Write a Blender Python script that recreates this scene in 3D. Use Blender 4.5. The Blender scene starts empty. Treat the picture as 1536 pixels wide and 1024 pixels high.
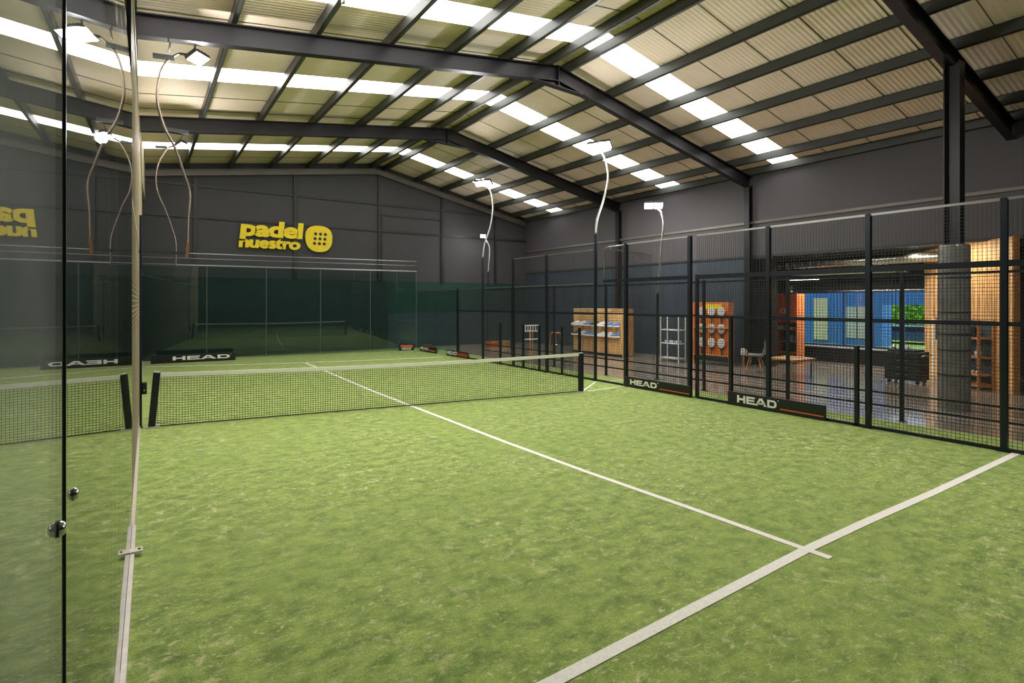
import bpy, math, random
from mathutils import Vector, Matrix
random.seed(7)
S = bpy.context.scene
COL = S.collection

# ------------------------------------------------------------------ helpers
def lin(c):
    return tuple(((v/12.92) if v <= .04045 else ((v+.055)/1.055)**2.4) for v in c)

def rgb(r, g, b):
    return lin((r/255., g/255., b/255.))

class MB:
    """collects geometry, build() links it as ONE mesh object"""
    def __init__(s): s.v = []; s.f = []
    def add(s, vs, fs):
        n = len(s.v); s.v += [tuple(v) for v in vs]; s.f += [tuple(i+n for i in f) for f in fs]; return s
    def box(s, x0, x1, y0, y1, z0, z1):
        x0, x1 = min(x0, x1), max(x0, x1); y0, y1 = min(y0, y1), max(y0, y1); z0, z1 = min(z0, z1), max(z0, z1)
        return s.add([(x0,y0,z0),(x1,y0,z0),(x1,y1,z0),(x0,y1,z0),(x0,y0,z1),(x1,y0,z1),(x1,y1,z1),(x0,y1,z1)],
                     [(3,2,1,0),(4,5,6,7),(0,1,5,4),(1,2,6,5),(2,3,7,6),(3,0,4,7)])
    def bar(s, p, q, w, h, up=(0,0,1)):
        """box from p to q, w sideways, h along up (centred)"""
        p, q, up = Vector(p), Vector(q), Vector(up)
        d = (q-p).normalized()
        if abs(d.dot(up)) > .99: up = Vector((0,1,0))
        sd = d.cross(up).normalized(); u = sd.cross(d).normalized()
        vs = []
        for c in (p, q):
            for a, b in ((-1,-1),(1,-1),(1,1),(-1,1)):
                vs.append(c + sd*(a*w/2) + u*(b*h/2))
        return s.add(vs, [(0,1,2,3),(7,6,5,4),(4,5,1,0),(5,6,2,1),(6,7,3,2),(7,4,0,3)])
    def slab(s, p, q, z0, z1, t):
        """vertical slab following the floor line p-q"""
        p, q = Vector((p[0],p[1],0)), Vector((q[0],q[1],0))
        m = Vector((0,0,(z0+z1)/2))
        return s.bar(p+m, q+m, t, z1-z0)
    def tube(s, pts, r, n=10, cap=True):
        pts = [Vector(p) for p in pts]; rs = r if isinstance(r, (list,tuple)) else [r]*len(pts)
        ref = None; rings = []
        for i, p in enumerate(pts):
            d = (pts[min(i+1,len(pts)-1)]-pts[max(i-1,0)]).normalized()
            if ref is None:
                ref = Vector((0,1,0)) if abs(d.y) < .9 else Vector((1,0,0))
            a = (ref - d*ref.dot(d)).normalized(); ref = a; b = d.cross(a)
            rings.append([p + (a*math.cos(2*math.pi*k/n) + b*math.sin(2*math.pi*k/n))*rs[i] for k in range(n)])
        vs = [v for r_ in rings for v in r_]; fs = []
        for i in range(len(rings)-1):
            for k in range(n):
                fs.append((i*n+k, i*n+(k+1)%n, (i+1)*n+(k+1)%n, (i+1)*n+k))
        if cap: fs += [tuple(reversed(range(n))), tuple(range((len(rings)-1)*n, len(rings)*n))]
        return s.add(vs, fs)
    def lathe(s, prof, c=(0,0,0), n=24):
        pts = [(c[0],c[1],c[2]+z) for r, z in prof]
        return s.tube_z(prof, c, n)
    def tube_z(s, prof, c, n):
        vs = []; fs = []
        for r, z in prof:
            for k in range(n):
                a = 2*math.pi*k/n; vs.append((c[0]+r*math.cos(a), c[1]+r*math.sin(a), c[2]+z))
        for i in range(len(prof)-1):
            for k in range(n):
                fs.append((i*n+k, i*n+(k+1)%n, (i+1)*n+(k+1)%n, (i+1)*n+k))
        fs += [tuple(reversed(range(n))), tuple(range((len(prof)-1)*n, len(prof)*n))]
        return s.add(vs, fs)
    def prism(s, poly, f0, f1):
        """poly of (a,b); f0/f1 map (a,b) to the two faces"""
        n = len(poly); vs = [f0(a,b) for a,b in poly] + [f1(a,b) for a,b in poly]
        fs = [tuple(range(n)), tuple(reversed(range(n,2*n)))] + [(i,i+n,(i+1)%n+n,(i+1)%n) for i in range(n)]
        return s.add(vs, fs)
    def build(s, name, mat, parent=None, local=False, smooth=False):
        me = bpy.data.meshes.new(name)
        off = Vector((0,0,0))
        if parent is not None and not local:
            p = parent
            while p is not None: off += p.location; p = p.parent
        me.from_pydata([tuple(Vector(v)-off) for v in s.v], [], s.f)
        me.validate(); me.update()
        me.materials.append(mat)
        if smooth:
            for p in me.polygons: p.use_smooth = True
        o = bpy.data.objects.new(name, me); COL.objects.link(o)
        if parent is not None: o.parent = parent
        return o

def fixn(o):
    import bmesh
    bm = bmesh.new(); bm.from_mesh(o.data); bmesh.ops.recalc_face_normals(bm, faces=bm.faces); bm.to_mesh(o.data); bm.free(); return o

def bevel(o, w=.01, seg=2):
    m = o.modifiers.new('bevel', 'BEVEL'); m.width = w; m.segments = seg; m.limit_method = 'ANGLE'; return o

def tag(o, label, cat, group=None):
    o['label'] = label; o['category'] = cat
    if group: o['group'] = group
    return o

def thing(name, label, cat, loc=(0,0,0), group=None, rotz=0):
    o = bpy.data.objects.new(name, None); COL.objects.link(o); o.empty_display_size = .1
    o.location = loc; o.rotation_euler = (0,0,rotz)
    return tag(o, label, cat, group)

def struct(mb, name, mat, parent=None):
    o = mb.build(name, mat, parent)
    o['kind'] = 'structure'
    return o

def copy_tree(o, parent=None):
    c = o.copy(); COL.objects.link(c)
    if parent is not None: c.parent = parent
    for ch in list(o.children): copy_tree(ch, c)
    return c

# ------------------------------------------------------------------ materials
def mat(name, col, rough=.6, metal=0., var=0., scale=8., bump=0., bscale=60., spec=.5, coat=0.):
    m = bpy.data.materials.new(name); m.use_nodes = True; nt = m.node_tree; b = nt.nodes['Principled BSDF']
    b.inputs['Base Color'].default_value = (*col, 1); b.inputs['Roughness'].default_value = rough
    b.inputs['Metallic'].default_value = metal; b.inputs['Specular IOR Level'].default_value = spec
    b.inputs['Coat Weight'].default_value = coat
    tc = nt.nodes.new('ShaderNodeTexCoord')
    if var > 0:
        nz = nt.nodes.new('ShaderNodeTexNoise'); nz.inputs['Scale'].default_value = scale; nz.inputs['Detail'].default_value = 4
        nt.links.new(tc.outputs['Object'], nz.inputs['Vector'])
        mr = nt.nodes.new('ShaderNodeMapRange'); mr.inputs[1].default_value = .25; mr.inputs[2].default_value = .75
        mr.inputs[3].default_value = 1-var; mr.inputs[4].default_value = 1+var
        nt.links.new(nz.outputs['Fac'], mr.inputs[0])
        mx = nt.nodes.new('ShaderNodeMix'); mx.data_type = 'RGBA'; mx.blend_type = 'MULTIPLY'; mx.inputs[0].default_value = 1
        mx.inputs[6].default_value = (*col, 1); nt.links.new(mr.outputs[0], mx.inputs[7]); nt.links.new(mx.outputs[2], b.inputs['Base Color'])
    if bump > 0:
        n2 = nt.nodes.new('ShaderNodeTexNoise'); n2.inputs['Scale'].default_value = bscale; n2.inputs['Detail'].default_value = 3
        nt.links.new(tc.outputs['Object'], n2.inputs['Vector'])
        bp = nt.nodes.new('ShaderNodeBump'); bp.inputs['Strength'].default_value = bump; bp.inputs['Distance'].default_value = .01
        nt.links.new(n2.outputs['Fac'], bp.inputs['Height']); nt.links.new(bp.outputs[0], b.inputs['Normal'])
    return m

def emit(name, col, strength):
    m = bpy.data.materials.new(name); m.use_nodes = True; nt = m.node_tree
    nt.nodes.remove(nt.nodes['Principled BSDF']); e = nt.nodes.new('ShaderNodeEmission')
    e.inputs[0].default_value = (*col, 1); e.inputs[1].default_value = strength
    nt.links.new(e.outputs[0], nt.nodes['Material Output'].inputs[0]); return m

def glass(name, tint, haze=0., refl=1.):
    m = bpy.data.materials.new(name); m.use_nodes = True; nt = m.node_tree
    nt.nodes.remove(nt.nodes['Principled BSDF']); out = nt.nodes['Material Output']
    lw = nt.nodes.new('ShaderNodeLayerWeight'); lw.inputs['Blend'].default_value = .5
    pw = nt.nodes.new('ShaderNodeMath'); pw.operation = 'POWER'; pw.inputs[1].default_value = 5
    nt.links.new(lw.outputs['Facing'], pw.inputs[0])
    ml = nt.nodes.new('ShaderNodeMath'); ml.operation = 'MULTIPLY_ADD'; ml.inputs[1].default_value = .955*refl; ml.inputs[2].default_value = .045*refl
    nt.links.new(pw.outputs[0], ml.inputs[0])
    tr = nt.nodes.new('ShaderNodeBsdfTransparent'); tr.inputs[0].default_value = (*tint, 1)
    gl = nt.nodes.new('ShaderNodeBsdfGlossy'); gl.inputs['Roughness'].default_value = 0.0
    mx = nt.nodes.new('ShaderNodeMixShader'); nt.links.new(ml.outputs[0], mx.inputs[0]); nt.links.new(tr.outputs[0], mx.inputs[1]); nt.links.new(gl.outputs[0], mx.inputs[2])
    last = mx
    if haze > 0:
        df = nt.nodes.new('ShaderNodeBsdfDiffuse'); df.inputs[0].default_value = (.8,.8,.8,1)
        nz = nt.nodes.new('ShaderNodeTexNoise'); nz.inputs['Scale'].default_value = 3; nz.inputs['Detail'].default_value = 5
        tc = nt.nodes.new('ShaderNodeTexCoord'); nt.links.new(tc.outputs['Object'], nz.inputs['Vector'])
        mm = nt.nodes.new('ShaderNodeMath'); mm.operation = 'MULTIPLY'; mm.inputs[1].default_value = haze*2; nt.links.new(nz.outputs['Fac'], mm.inputs[0])
        m2 = nt.nodes.new('ShaderNodeMixShader'); nt.links.new(mm.outputs[0], m2.inputs[0]); nt.links.new(mx.outputs[0], m2.inputs[1]); nt.links.new(df.outputs[0], m2.inputs[2]); last = m2
    nt.links.new(last.outputs[0], out.inputs[0]); return m

def turf_mat():
    m = bpy.data.materials.new('artificial_turf'); m.use_nodes = True; nt = m.node_tree; b = nt.nodes['Principled BSDF']
    N, L = nt.nodes.new, nt.links.new
    tc = N('ShaderNodeTexCoord')
    def noise(scale, det, stretch=(1,1,1), rough=.6, dist=0.):
        mp = N('ShaderNodeMapping'); mp.inputs['Scale'].default_value = stretch; L(tc.outputs['Object'], mp.inputs[0])
        n = N('ShaderNodeTexNoise'); n.inputs['Scale'].default_value = scale; n.inputs['Detail'].default_value = det
        n.inputs['Roughness'].default_value = rough; n.inputs['Distortion'].default_value = dist; L(mp.outputs[0], n.inputs['Vector']); return n
    def rng(n, a, bb, c=0., d=1.):
        r = N('ShaderNodeMapRange'); r.inputs[1].default_value = a; r.inputs[2].default_value = bb; r.inputs[3].default_value = c; r.inputs[4].default_value = d
        L(n, r.inputs[0]); return r.outputs[0]
    def mix(fac, a, bb, typ='MIX'):
        x = N('ShaderNodeMix'); x.data_type = 'RGBA'; x.blend_type = typ
        if isinstance(fac, float): x.inputs[0].default_value = fac
        else: L(fac, x.inputs[0])
        for i, c in ((6,a),(7,bb)):
            if isinstance(c, tuple): x.inputs[i].default_value = (*c, 1)
            else: L(c, x.inputs[i])
        return x.outputs[2]
    def math_(op, a, bb):
        x = N('ShaderNodeMath'); x.operation = op
        for i, c in enumerate((a, bb)):
            if isinstance(c, float): x.inputs[i].default_value = c
            else: L(c, x.inputs[i])
        return x.outputs[0]
    blades = noise(95, 3, (1,1,1), .7)
    mid = noise(6.5, 6, (1,1.3,1), .68)
    big = noise(.55, 3)
    c = mix(rng(mid.outputs['Fac'], .36, .64), TURF_A, TURF_B)
    c = mix(rng(blades.outputs['Fac'], .35, .68), c, mix(1., c, (1.75,1.6,1.5), 'MULTIPLY'))
    dark = rng(blades.outputs['Fac'], .28, .46, 1., 0.)
    c = mix(math_('MULTIPLY', dark, .55), c, mix(1., c, (.45,.5,.4), 'MULTIPLY'))
    # rubbed sandy scuffs where play wears the pile
    sc = noise(19, 4, (1.,1.7,1), .7, .5); zone = noise(.9, 3)
    f = math_('MULTIPLY', rng(sc.outputs['Fac'], .55, .70), rng(zone.outputs['Fac'], .36, .60, .3, 1.))
    c = mix(math_('MULTIPLY', f, .75), c, rgb(232,226,170))
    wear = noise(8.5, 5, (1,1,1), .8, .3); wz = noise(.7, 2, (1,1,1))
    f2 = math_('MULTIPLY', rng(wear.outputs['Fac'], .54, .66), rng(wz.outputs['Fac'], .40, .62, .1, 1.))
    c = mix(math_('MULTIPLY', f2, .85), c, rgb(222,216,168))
    c = mix(rng(big.outputs['Fac'], .35, .65, 0., .28), c, rgb(150,170,82))
    L(c, b.inputs['Base Color']); b.inputs['Roughness'].default_value = .85; b.inputs['Specular IOR Level'].default_value = .2
    b.inputs['Sheen Weight'].default_value = .15
    bp = N('ShaderNodeBump'); bp.inputs['Strength'].default_value = .55; bp.inputs['Distance'].default_value = .012
    L(blades.outputs['Fac'], bp.inputs['Height']); L(bp.outputs[0], b.inputs['Normal'])
    return m
TURF_A = rgb(88,114,46); TURF_B = rgb(138,160,76)

def ribbed(name, col, pitch, axis='Y', strength=.5, rough=.5, joint=0.):
    m = mat(name, col, rough, var=.06, scale=1.2); nt = m.node_tree; b = nt.nodes['Principled BSDF']
    tc = nt.nodes.new('ShaderNodeTexCoord'); w = nt.nodes.new('ShaderNodeTexWave'); w.bands_direction = axis
    w.inputs['Scale'].default_value = 2*math.pi/(20*pitch); nt.links.new(tc.outputs['Object'], w.inputs['Vector'])
    bp = nt.nodes.new('ShaderNodeBump'); bp.inputs['Strength'].default_value = strength; bp.inputs['Distance'].default_value = .02
    nt.links.new(w.outputs['Fac'], bp.inputs['Height']); nt.links.new(bp.outputs[0], b.inputs['Normal']); return m

def concrete_mat():
    m = mat('polished_concrete', rgb(148,136,124), .15, var=.22, scale=1.3, spec=.6, bump=.03, bscale=25); return m

def wood_mat(name, col, axis=0, scale=6., rough=.5):
    m = mat(name, col, rough); nt = m.node_tree; b = nt.nodes['Principled BSDF']
    tc = nt.nodes.new('ShaderNodeTexCoord'); mp = nt.nodes.new('ShaderNodeMapping')
    sc = [12,12,12]; sc[axis] = 1.2; mp.inputs['Scale'].default_value = sc
    nz = nt.nodes.new('ShaderNodeTexNoise'); nz.inputs['Scale'].default_value = scale*.3; nz.inputs['Detail'].default_value = 5; nz.inputs['Distortion'].default_value = .4
    nt.links.new(tc.outputs['Object'], mp.inputs[0]); nt.links.new(mp.outputs[0], nz.inputs['Vector'])
    cr = nt.nodes.new('ShaderNodeValToRGB'); cr.color_ramp.elements[0].color = (*[c*.62 for c in col],1); cr.color_ramp.elements[1].color = (*[min(1,c*1.25) for c in col],1)
    cr.color_ramp.elements[0].position = .3; cr.color_ramp.elements[1].position = .7
    nt.links.new(nz.outputs['Fac'], cr.inputs[0]); nt.links.new(cr.outputs[0], b.inputs['Base Color']); return m

M = dict(
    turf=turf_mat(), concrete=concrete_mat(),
    line=mat('line_paint', rgb(236,232,222), .8, var=.10, scale=60, bump=.25, bscale=180),
    steel=mat('dark_painted_steel', rgb(30,28,32), .38, metal=.35, var=.10, scale=3),
    purlin=mat('purlin_steel', rgb(66,68,64), .42, metal=.3, var=.12, scale=2),
    sheet=ribbed('roof_sheet', rgb(240,221,202), .085, 'Y', .45, .55),
    skylight=emit('skylight_daylight', (1.,.985,.95), 6.6),
    gable=mat('gable_paint', rgb(62,62,65), .75, var=.06, scale=.6, bump=.06, bscale=40),
    rwall=mat('side_wall_paint', rgb(78,75,79), .6, var=.06, scale=.8, bump=.05, bscale=40),
    rlow=ribbed('lower_wall_cladding', rgb(54,66,78), .085, 'Y', .5, .5),
    green=mat('green_wall_band', rgb(20,56,48), .7, var=.1, scale=2),
    tealdark=mat('dark_teal_band', rgb(22,38,40), .6, var=.25, scale=1.5), tealgrey=mat('grey_wall_band', rgb(52,66,70), .7, var=.08, scale=1),
    darkwall=mat('dark_wall', rgb(38,40,42), .8, var=.1, scale=1),
    cream=mat('cream_cladding', rgb(205,192,158), .6, var=.06, scale=2),
    trim=mat('wall_trim', rgb(34,34,37), .5, var=.05, scale=3),
    trimlight=mat('light_wall_trim', rgb(104,100,94), .45, metal=.3, var=.05, scale=3),
    fence=mat('fence_paint', rgb(24,32,44), .35, metal=.25, var=.1, scale=5),
    wire=mat('fence_wire', rgb(70,74,80), .35, metal=.5, var=.06, scale=5),
    rail=mat('rail_steel', rgb(150,152,150), .3, metal=.8, var=.05, scale=5),
    galv=mat('galvanised', rgb(190,182,170), .45, metal=.25, var=.12, scale=20, bump=.05, bscale=90),
    galvwire=mat('galvanised_wire', rgb(186,172,146), .5, metal=.1, var=.05, scale=8),
    glass=glass('court_glass', (.93,.97,.955)), farglass=glass('far_court_glass', (.80,.90,.885), 0., 1.15),
    hazy=glass('hazy_court_glass', (.93,.97,.955), .07), winglass=glass('window_glass', (.92,.96,.97)),
    jointedge=mat('polished_glass_edge', rgb(120,140,136), .3, var=.05), edge=mat('glass_edge', rgb(18,34,40), .3, var=.05),
    chrome=mat('chrome', rgb(200,200,200), .18, metal=1., var=.03), rubber=mat('black_rubber', rgb(14,15,18), .6, var=.05),
    navy=mat('net_post_paint', rgb(16,22,32), .4, var=.06), netcord=mat('net_cord', rgb(22,30,22), .8, var=.05),
    band=mat('net_band', rgb(246,244,238), .7, var=.04, scale=40),
    board=mat('board_black', rgb(14,20,20), .45, var=.05), white=mat('white_print', rgb(235,235,230), .5, var=.02),
    orange=mat('orange_print', rgb(224,104,48), .5, var=.04), red=mat('red_print', rgb(150,54,44), .5, var=.04),
    yellow=mat('yellow_paint', rgb(238,210,20), .55, var=.05, scale=6), hole=mat('ball_hole', rgb(48,48,50), .7, var=.03),
    pole=mat('lamp_pole_steel', rgb(176,174,170), .32, metal=.7, var=.05), poledark=mat('brown_pole_steel', rgb(132,120,112), .28, metal=.8, var=.08), lampbody=mat('lamp_body', rgb(60,62,66), .4, metal=.4, var=.05),
    lamp=emit('lamp_face', (.96,.98,1.), 40.), striplamp=emit('strip_lamp_face', (1.,.98,.94), 12.), rust=mat('rusty_bracket', rgb(120,78,48), .7, var=.2, scale=20),
    ply=wood_mat('birch_ply', rgb(226,186,126), 2), orangewood=wood_mat('orange_ply', rgb(216,120,48), 2), oak=wood_mat('oak', rgb(190,140,86), 2),
    slat=wood_mat('slat_wall_wood', rgb(236,184,120), 2), shelfwood=wood_mat('shelf_wood', rgb(196,134,80), 0), tabletop=wood_mat('table_top_wood', rgb(206,160,110), 1),
    whitepl=mat('white_plastic', rgb(226,226,222), .5, var=.03), grey=mat('grey_plastic', rgb(150,146,138), .5, var=.04),
    black=mat('black_laminate', rgb(20,21,24), .4, var=.05), silver=mat('silver_duct', rgb(196,196,190), .25, metal=.9, var=.08, scale=10, bump=.3, bscale=20),
    bluewall=ribbed('blue_cladding', rgb(60,120,190), .2, 'Y', .5, .5), cabin=mat('cabin_panel', rgb(190,190,180), .6, var=.05), creamdoor=mat('cream_door', rgb(214,206,168), .6, var=.05),
    lawn=mat('lawn', rgb(150,176,84), .9, var=.2, scale=4, bump=.4, bscale=40), hedge=mat('hedge_leaf', rgb(150,205,60), .7, var=.3, scale=8),
    wrap=mat('column_wrap', rgb(112,110,104), .25, var=.25, scale=5, bump=.5, bscale=9), bluetrim=mat('blue_frame', rgb(28,70,120), .45, metal=.2, var=.05),
    shoe1=mat('shoe_white', rgb(222,226,230), .6, var=.04), shoe2=mat('shoe_blue', rgb(104,142,196), .6, var=.06), shoe3=mat('shoe_dark', rgb(58,62,72), .6, var=.06), sole=mat('shoe_sole', rgb(238,238,234), .6, var=.03),
    ceram=mat('glazed_ceramic', rgb(190,210,220), .25, var=.04), leafgreen=mat('plant_leaf', rgb(96,140,60), .6, var=.2), car=mat('car_paint', rgb(70,96,130), .3, metal=.3, var=.03, coat=.5),
)

# ------------------------------------------------------------------ the place: floor, turf, walls, roof
FX = 9.45            # right fence line
OX = 10.3            # outer fence line
RX = 15.2            # right wall
GY = 10.85           # gable wall
GA, GB = (1.225, 10.2), (9.42, 9.46)   # floor line of the far glass
RIDGE, SR, SL, ZR = 8.4, .215, .137, 6.83
def zroof(x): return ZR - (SR*(x-RIDGE) if x > RIDGE else SL*(RIDGE-x))

struct(MB().box(.6, 34, -16, 14, -.25, -.012), 'floor', M['concrete'])
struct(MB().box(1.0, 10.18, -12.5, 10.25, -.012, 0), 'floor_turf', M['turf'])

def ribbon(pts, w, z=.004):
    mb = MB(); P = [Vector((x,y,0)) for x,y in pts]; vs = []
    for i, p in enumerate(P):
        d = (P[min(i+1,len(P)-1)]-P[max(i-1,0)]).normalized(); n = Vector((-d.y,d.x,0))*(w/2)
        vs += [(p+n)[:2]+(z,), (p-n)[:2]+(z,), (p-n)[:2]+(0.,), (p+n)[:2]+(0.,)]
    fs = [(0,3,2,1), tuple(len(vs)-4+k for k in (0,1,2,3))]
    for i in range(len(P)-1):
        a, b = 4*i, 4*i+4
        fs += [(a,a+1,b+1,b),(a+1,a+2,b+2,b+1),(a+3,a,b,b+3)]
    return mb.add(vs, fs)
struct(ribbon([(1.14,-7.02),(2.75,-7.0),(3.55,-6.97),(5.03,-6.92),(5.91,-6.92),(7.14,-6.94),(9.43,-6.94)], .072), 'line_marking', M['line'])
struct(ribbon([(5.05,7.2),(5.01,5.06),(4.91,1.36),(4.91,-1.05),(4.91,-3.32),(4.94,-4.74),(5.0,-6.0),(5.03,-6.9),(5.04,-7.08)], .06, .0045), 'line_marking', M['line'])
struct(ribbon([(1.27,8.62),(4.1,7.58),(6.91,6.92),(9.04,6.64)], .06), 'line_marking', M['line'])
struct(ribbon([(8.35,-.93),(9.38,-.86)], .03), 'line_marking', M['line'])
struct(ribbon([(9.52,-.16),(10.1,-.2)], .03), 'line_marking', M['line'])

# gable wall with its painted bands, right wall with opening, left and rear walls
def gable_poly(x0, x1, z0):
    xs = sorted({x0, x1} | ({RIDGE} if x0 < RIDGE < x1 else set()))
    return [(x0,z0),(x1,z0)] + [(x, zroof(x)-.0) for x in reversed(xs)]
struct(MB().prism(gable_poly(.6, RX+.2, 2.5), lambda a,b:(a,GY,b), lambda a,b:(a,GY+.2,b)), 'wall_far', M['gable'])
struct(MB().box(8.9, RX+.2, GY, GY+.2, 1.3, 2.5), 'wall_far_green_band', M['green'])
struct(MB().box(8.9, RX+.2, GY, GY+.2, -.2, 1.3), 'wall_far_lower_band', M['tealgrey'])
struct(MB().box(.6, 8.9, GY, GY+.2, -.2, 2.5), 'wall_far_dark_band', M['tealdark'])
struct(MB().prism(gable_poly(.6, RX+3, -.2), lambda a,b:(a,-15.2,b), lambda a,b:(a,-15.0,b)), 'wall_rear', M['darkwall'])
struct(MB().prism([(-15.2,-.2),(GY,-.2),(GY,4.75),(-15.2,4.75)], lambda a,b:(.7,a,b), lambda a,b:(.9,a,b)), 'wall_left', M['darkwall'])
struct(MB().add([(.95,-15,4.75),(.95,-3,4.75),(1.30,GY,4.75),(1.30,GY,6.1),(.95,-3,6.1),(.95,-15,6.1),(.6,-15,4.75),(.6,GY,4.75),(.6,GY,6.1),(.6,-15,6.1)],
       [(0,1,4,5),(1,2,3,4),(0,6,7,2,1),(3,8,9,5,4),(6,9,8,7),(0,5,9,6),(2,7,8,3)]), 'wall_left_upper', M['cream'])
YO0, YO1, ZL = -5.62, .06, 2.93
struct(MB().box(RX, RX+.2, YO0-.0, GY, ZL, zroof(RX)), 'wall_right', M['rwall'])
struct(MB().box(RX, RX+.2, YO1, GY, -.2, ZL), 'wall_right_lower', M['rlow'])
struct(MB().box(RX, RX+.2, -15.2, YO0, -.2, zroof(RX)), 'wall_right_near', M['darkwall'])
struct(MB().box(RX-.05, RX, -15, GY, 3.86, 3.93), 'trim_1', M['trimlight'])
struct(MB().box(RX-.03, RX, YO0, GY, ZL, ZL+.06), 'trim_2', M['trim'])
k = 3
for z in (4.37, 5.35):
    struct(MB().box(1.3, RX, GY-.04, GY, z-.045, z+.03), 'trim_%d' % k, M['trim']); k += 1
for x, w in ((2.6,.10),(5.57,.12),(8.52,.07),(11.14,.12),(13.6,.08)):
    struct(MB().box(x-w/2, x+w/2, GY-.06, GY, 2.5, zroof(x)-.3), 'trim_%d' % k, M['trim']); k += 1
struct(MB().box(8.66, 11.1, GY-.03, GY, 4.93, 4.97), 'trim_%d' % k, M['trim']); k += 1
struct(MB().box(8.62, 8.67, GY-.03, GY, 2.5, 4.97), 'trim_%d' % k, M['trim']); k += 1

# roof sheets with gaps for the translucent strips
STRIPS = [(-1.28,-.60),(2.45,3.20),(8.22,8.95)]
def slope_quad(mb, x0, x1, y0, y1, dz=0., t=.03):
    z0, z1 = zroof(x0)+dz, zroof(x1)+dz
    mb.add([(x0,y0,z0),(x1,y0,z1),(x1,y1,z1),(x0,y1,z0),(x0,y0,z0+t),(x1,y0,z1+t),(x1,y1,z1+t),(x0,y1,z0+t)],
           [(0,1,2,3),(7,6,5,4),(0,4,5,1),(1,5,6,2),(2,6,7,3),(3,7,4,0)])
mb = MB(); ys = [-15.2] + [v for s_ in STRIPS for v in s_] + [GY+.2]
for i in range(0, len(ys), 2):
    slope_quad(mb, .6, RIDGE, ys[i], ys[i+1]); slope_quad(mb, RIDGE, RX+.3, ys[i], ys[i+1])
for xa in [v for v in (.6,)]:
    for a, b in STRIPS: slope_quad(mb, .6, 1.12, a, b)
for a, b in STRIPS: slope_quad(mb, RX, RX+.3, a, b)
struct(mb, 'ceiling', M['sheet'])
PUR_L = [1.12, 2.34, 3.55, 4.78, 6.0, 7.22, 8.22]; PUR_R = [8.70, 9.97, 11.09, 12.22, 13.35, 14.42]
n = 1
for (a, b) in STRIPS:
    xs = PUR_L + PUR_R + [RX]
    for x0, x1 in zip(xs[:-1], xs[1:]):
        mb = MB()
        if x0 < RIDGE < x1:
            slope_quad(mb, x0, RIDGE, a, b, .004, .02); slope_quad(mb, RIDGE, x1, a, b, .004, .02)
        else: slope_quad(mb, x0, x1, a, b, .004, .02)
        struct(mb, 'window_%d' % n, M['skylight']); n += 1
# thin joint ribs where the roof sheets lap
for y in (-14,-13,-12,-11,-10,-9,-8,-7,-6,-5,-4,-3,-2,.4,1.4,4.2,5.2,6.2,7.2,9.9):
    mb = MB(); slope_quad(mb, .95, RIDGE, y, y+.012, -.010, .012); slope_quad(mb, RIDGE, RX, y, y+.012, -.010, .012)
    struct(mb, 'ceiling_seam', M['purlin'])
# purlins: C sections that run the length of the hall
for x in PUR_L + PUR_R + [RX-.08]:
    zt = zroof(x)-.012; mb = MB()
    mb.box(x-.035, x-.028, -15, GY, zt-.19, zt); mb.box(x-.035, x+.035, -15, GY, zt-.19, zt-.182); mb.box(x-.035, x+.035, -15, GY, zt-.008, zt); mb.box(x+.028, x+.035, -15, GY, zt-.19, zt-.165)
    struct(mb, 'roof_beam_purlin', M['purlin'])
# rafters: I sections of four portal frames, plus the lighter gable rafter
def rafter(y, xl, xr, d=.32, w=.15, m='steel', name='roof_beam_rafter'):
    mb = MB()
    for (x0, x1) in ((xl, RIDGE), (RIDGE, xr)):
        z0, z1 = zroof(x0)-.21, zroof(x1)-.21
        for dz, ww, hh in ((-.009, w, .018), (-d/2, .014, d-.03), (-d+.009, w, .018)):
            mb.bar((x0,y,z0+dz), (x1,y,z1+dz), ww, hh)
    if d > .28:
        zc = ZR-.21
        mb.bar((RIDGE,y,zc), (RIDGE,y,zc-d-.10), .02, w, (0,1,0))
        mb.prism([(RIDGE-.75,zc-d-.08),(RIDGE,zc-d+.0),(RIDGE+.75,zc-d-.14),(RIDGE+.4,zc-d-.13),(RIDGE,zc-d-.11),(RIDGE-.4,zc-d-.105)], lambda a,b:(a,y-.01,b), lambda a,b:(a,y+.01,b))
        mb.bar((RIDGE-.75,y,zc-d-.085),(RIDGE,y,zc-d-.115), w, .014); mb.bar((RIDGE,y,zc-d-.115),(RIDGE+.75,y,zc-d-.145), w, .014)
    return struct(mb, name, M[m])
for y in (.1, 5.1, -5.45, -10.7): rafter(y, 1.1 if y > 0 else .95, RX-.03)
rafter(GY-.12, 1.2, RX-.05, .2, .12, 'trimlight')
# wall columns of the frames
for y in (.1, 5.1, -10.7):
    mb = MB(); z = zroof(RX)-.45
    mb.box(RX-.16, RX-.145, y-.08, y+.08, 0, z); mb.box(RX-.145, RX-.02, y-.007, y+.007, 0, z); mb.box(RX-.02, RX-.003, y-.08, y+.08, 0, z)
    struct(mb, 'wall_column', M['steel'])

# ------------------------------------------------------------------ freestanding column on the right
t = thing('steel_column', 'freestanding steel column by the right fence, its foot wrapped in dark padding', 'column', (12.05,-5.53,-.012))
bevel(MB().lathe([(.215,0),(.215,.9),(.213,1.9),(.21,2.60),(.2,2.64)], (12.05,-5.53,-.012), 32).build('padded_wrap', M['wrap'], t, smooth=False), .004)
mb = MB(); zt = zroof(12.05)-.5
for s_ in (-1,1): mb.box(12.05-.11, 12.05+.11, -5.53+s_*.1-.008, -5.53+s_*.1+.008, 2.6, zt)
mb.box(12.05-.007, 12.05+.007, -5.63, -5.43, 2.6, zt); mb.build('shaft', M['steel'], t)
mb = MB()
for z in (.55, .95, 1.2, 1.55, 2.1): mb.lathe([(.217,z),(.2185,z+.004),(.2185,z+.02),(.217,z+.024)], (12.05,-5.53,-.012), 32)
mb.build('wrap_band', M['rubber'], t)

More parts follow.
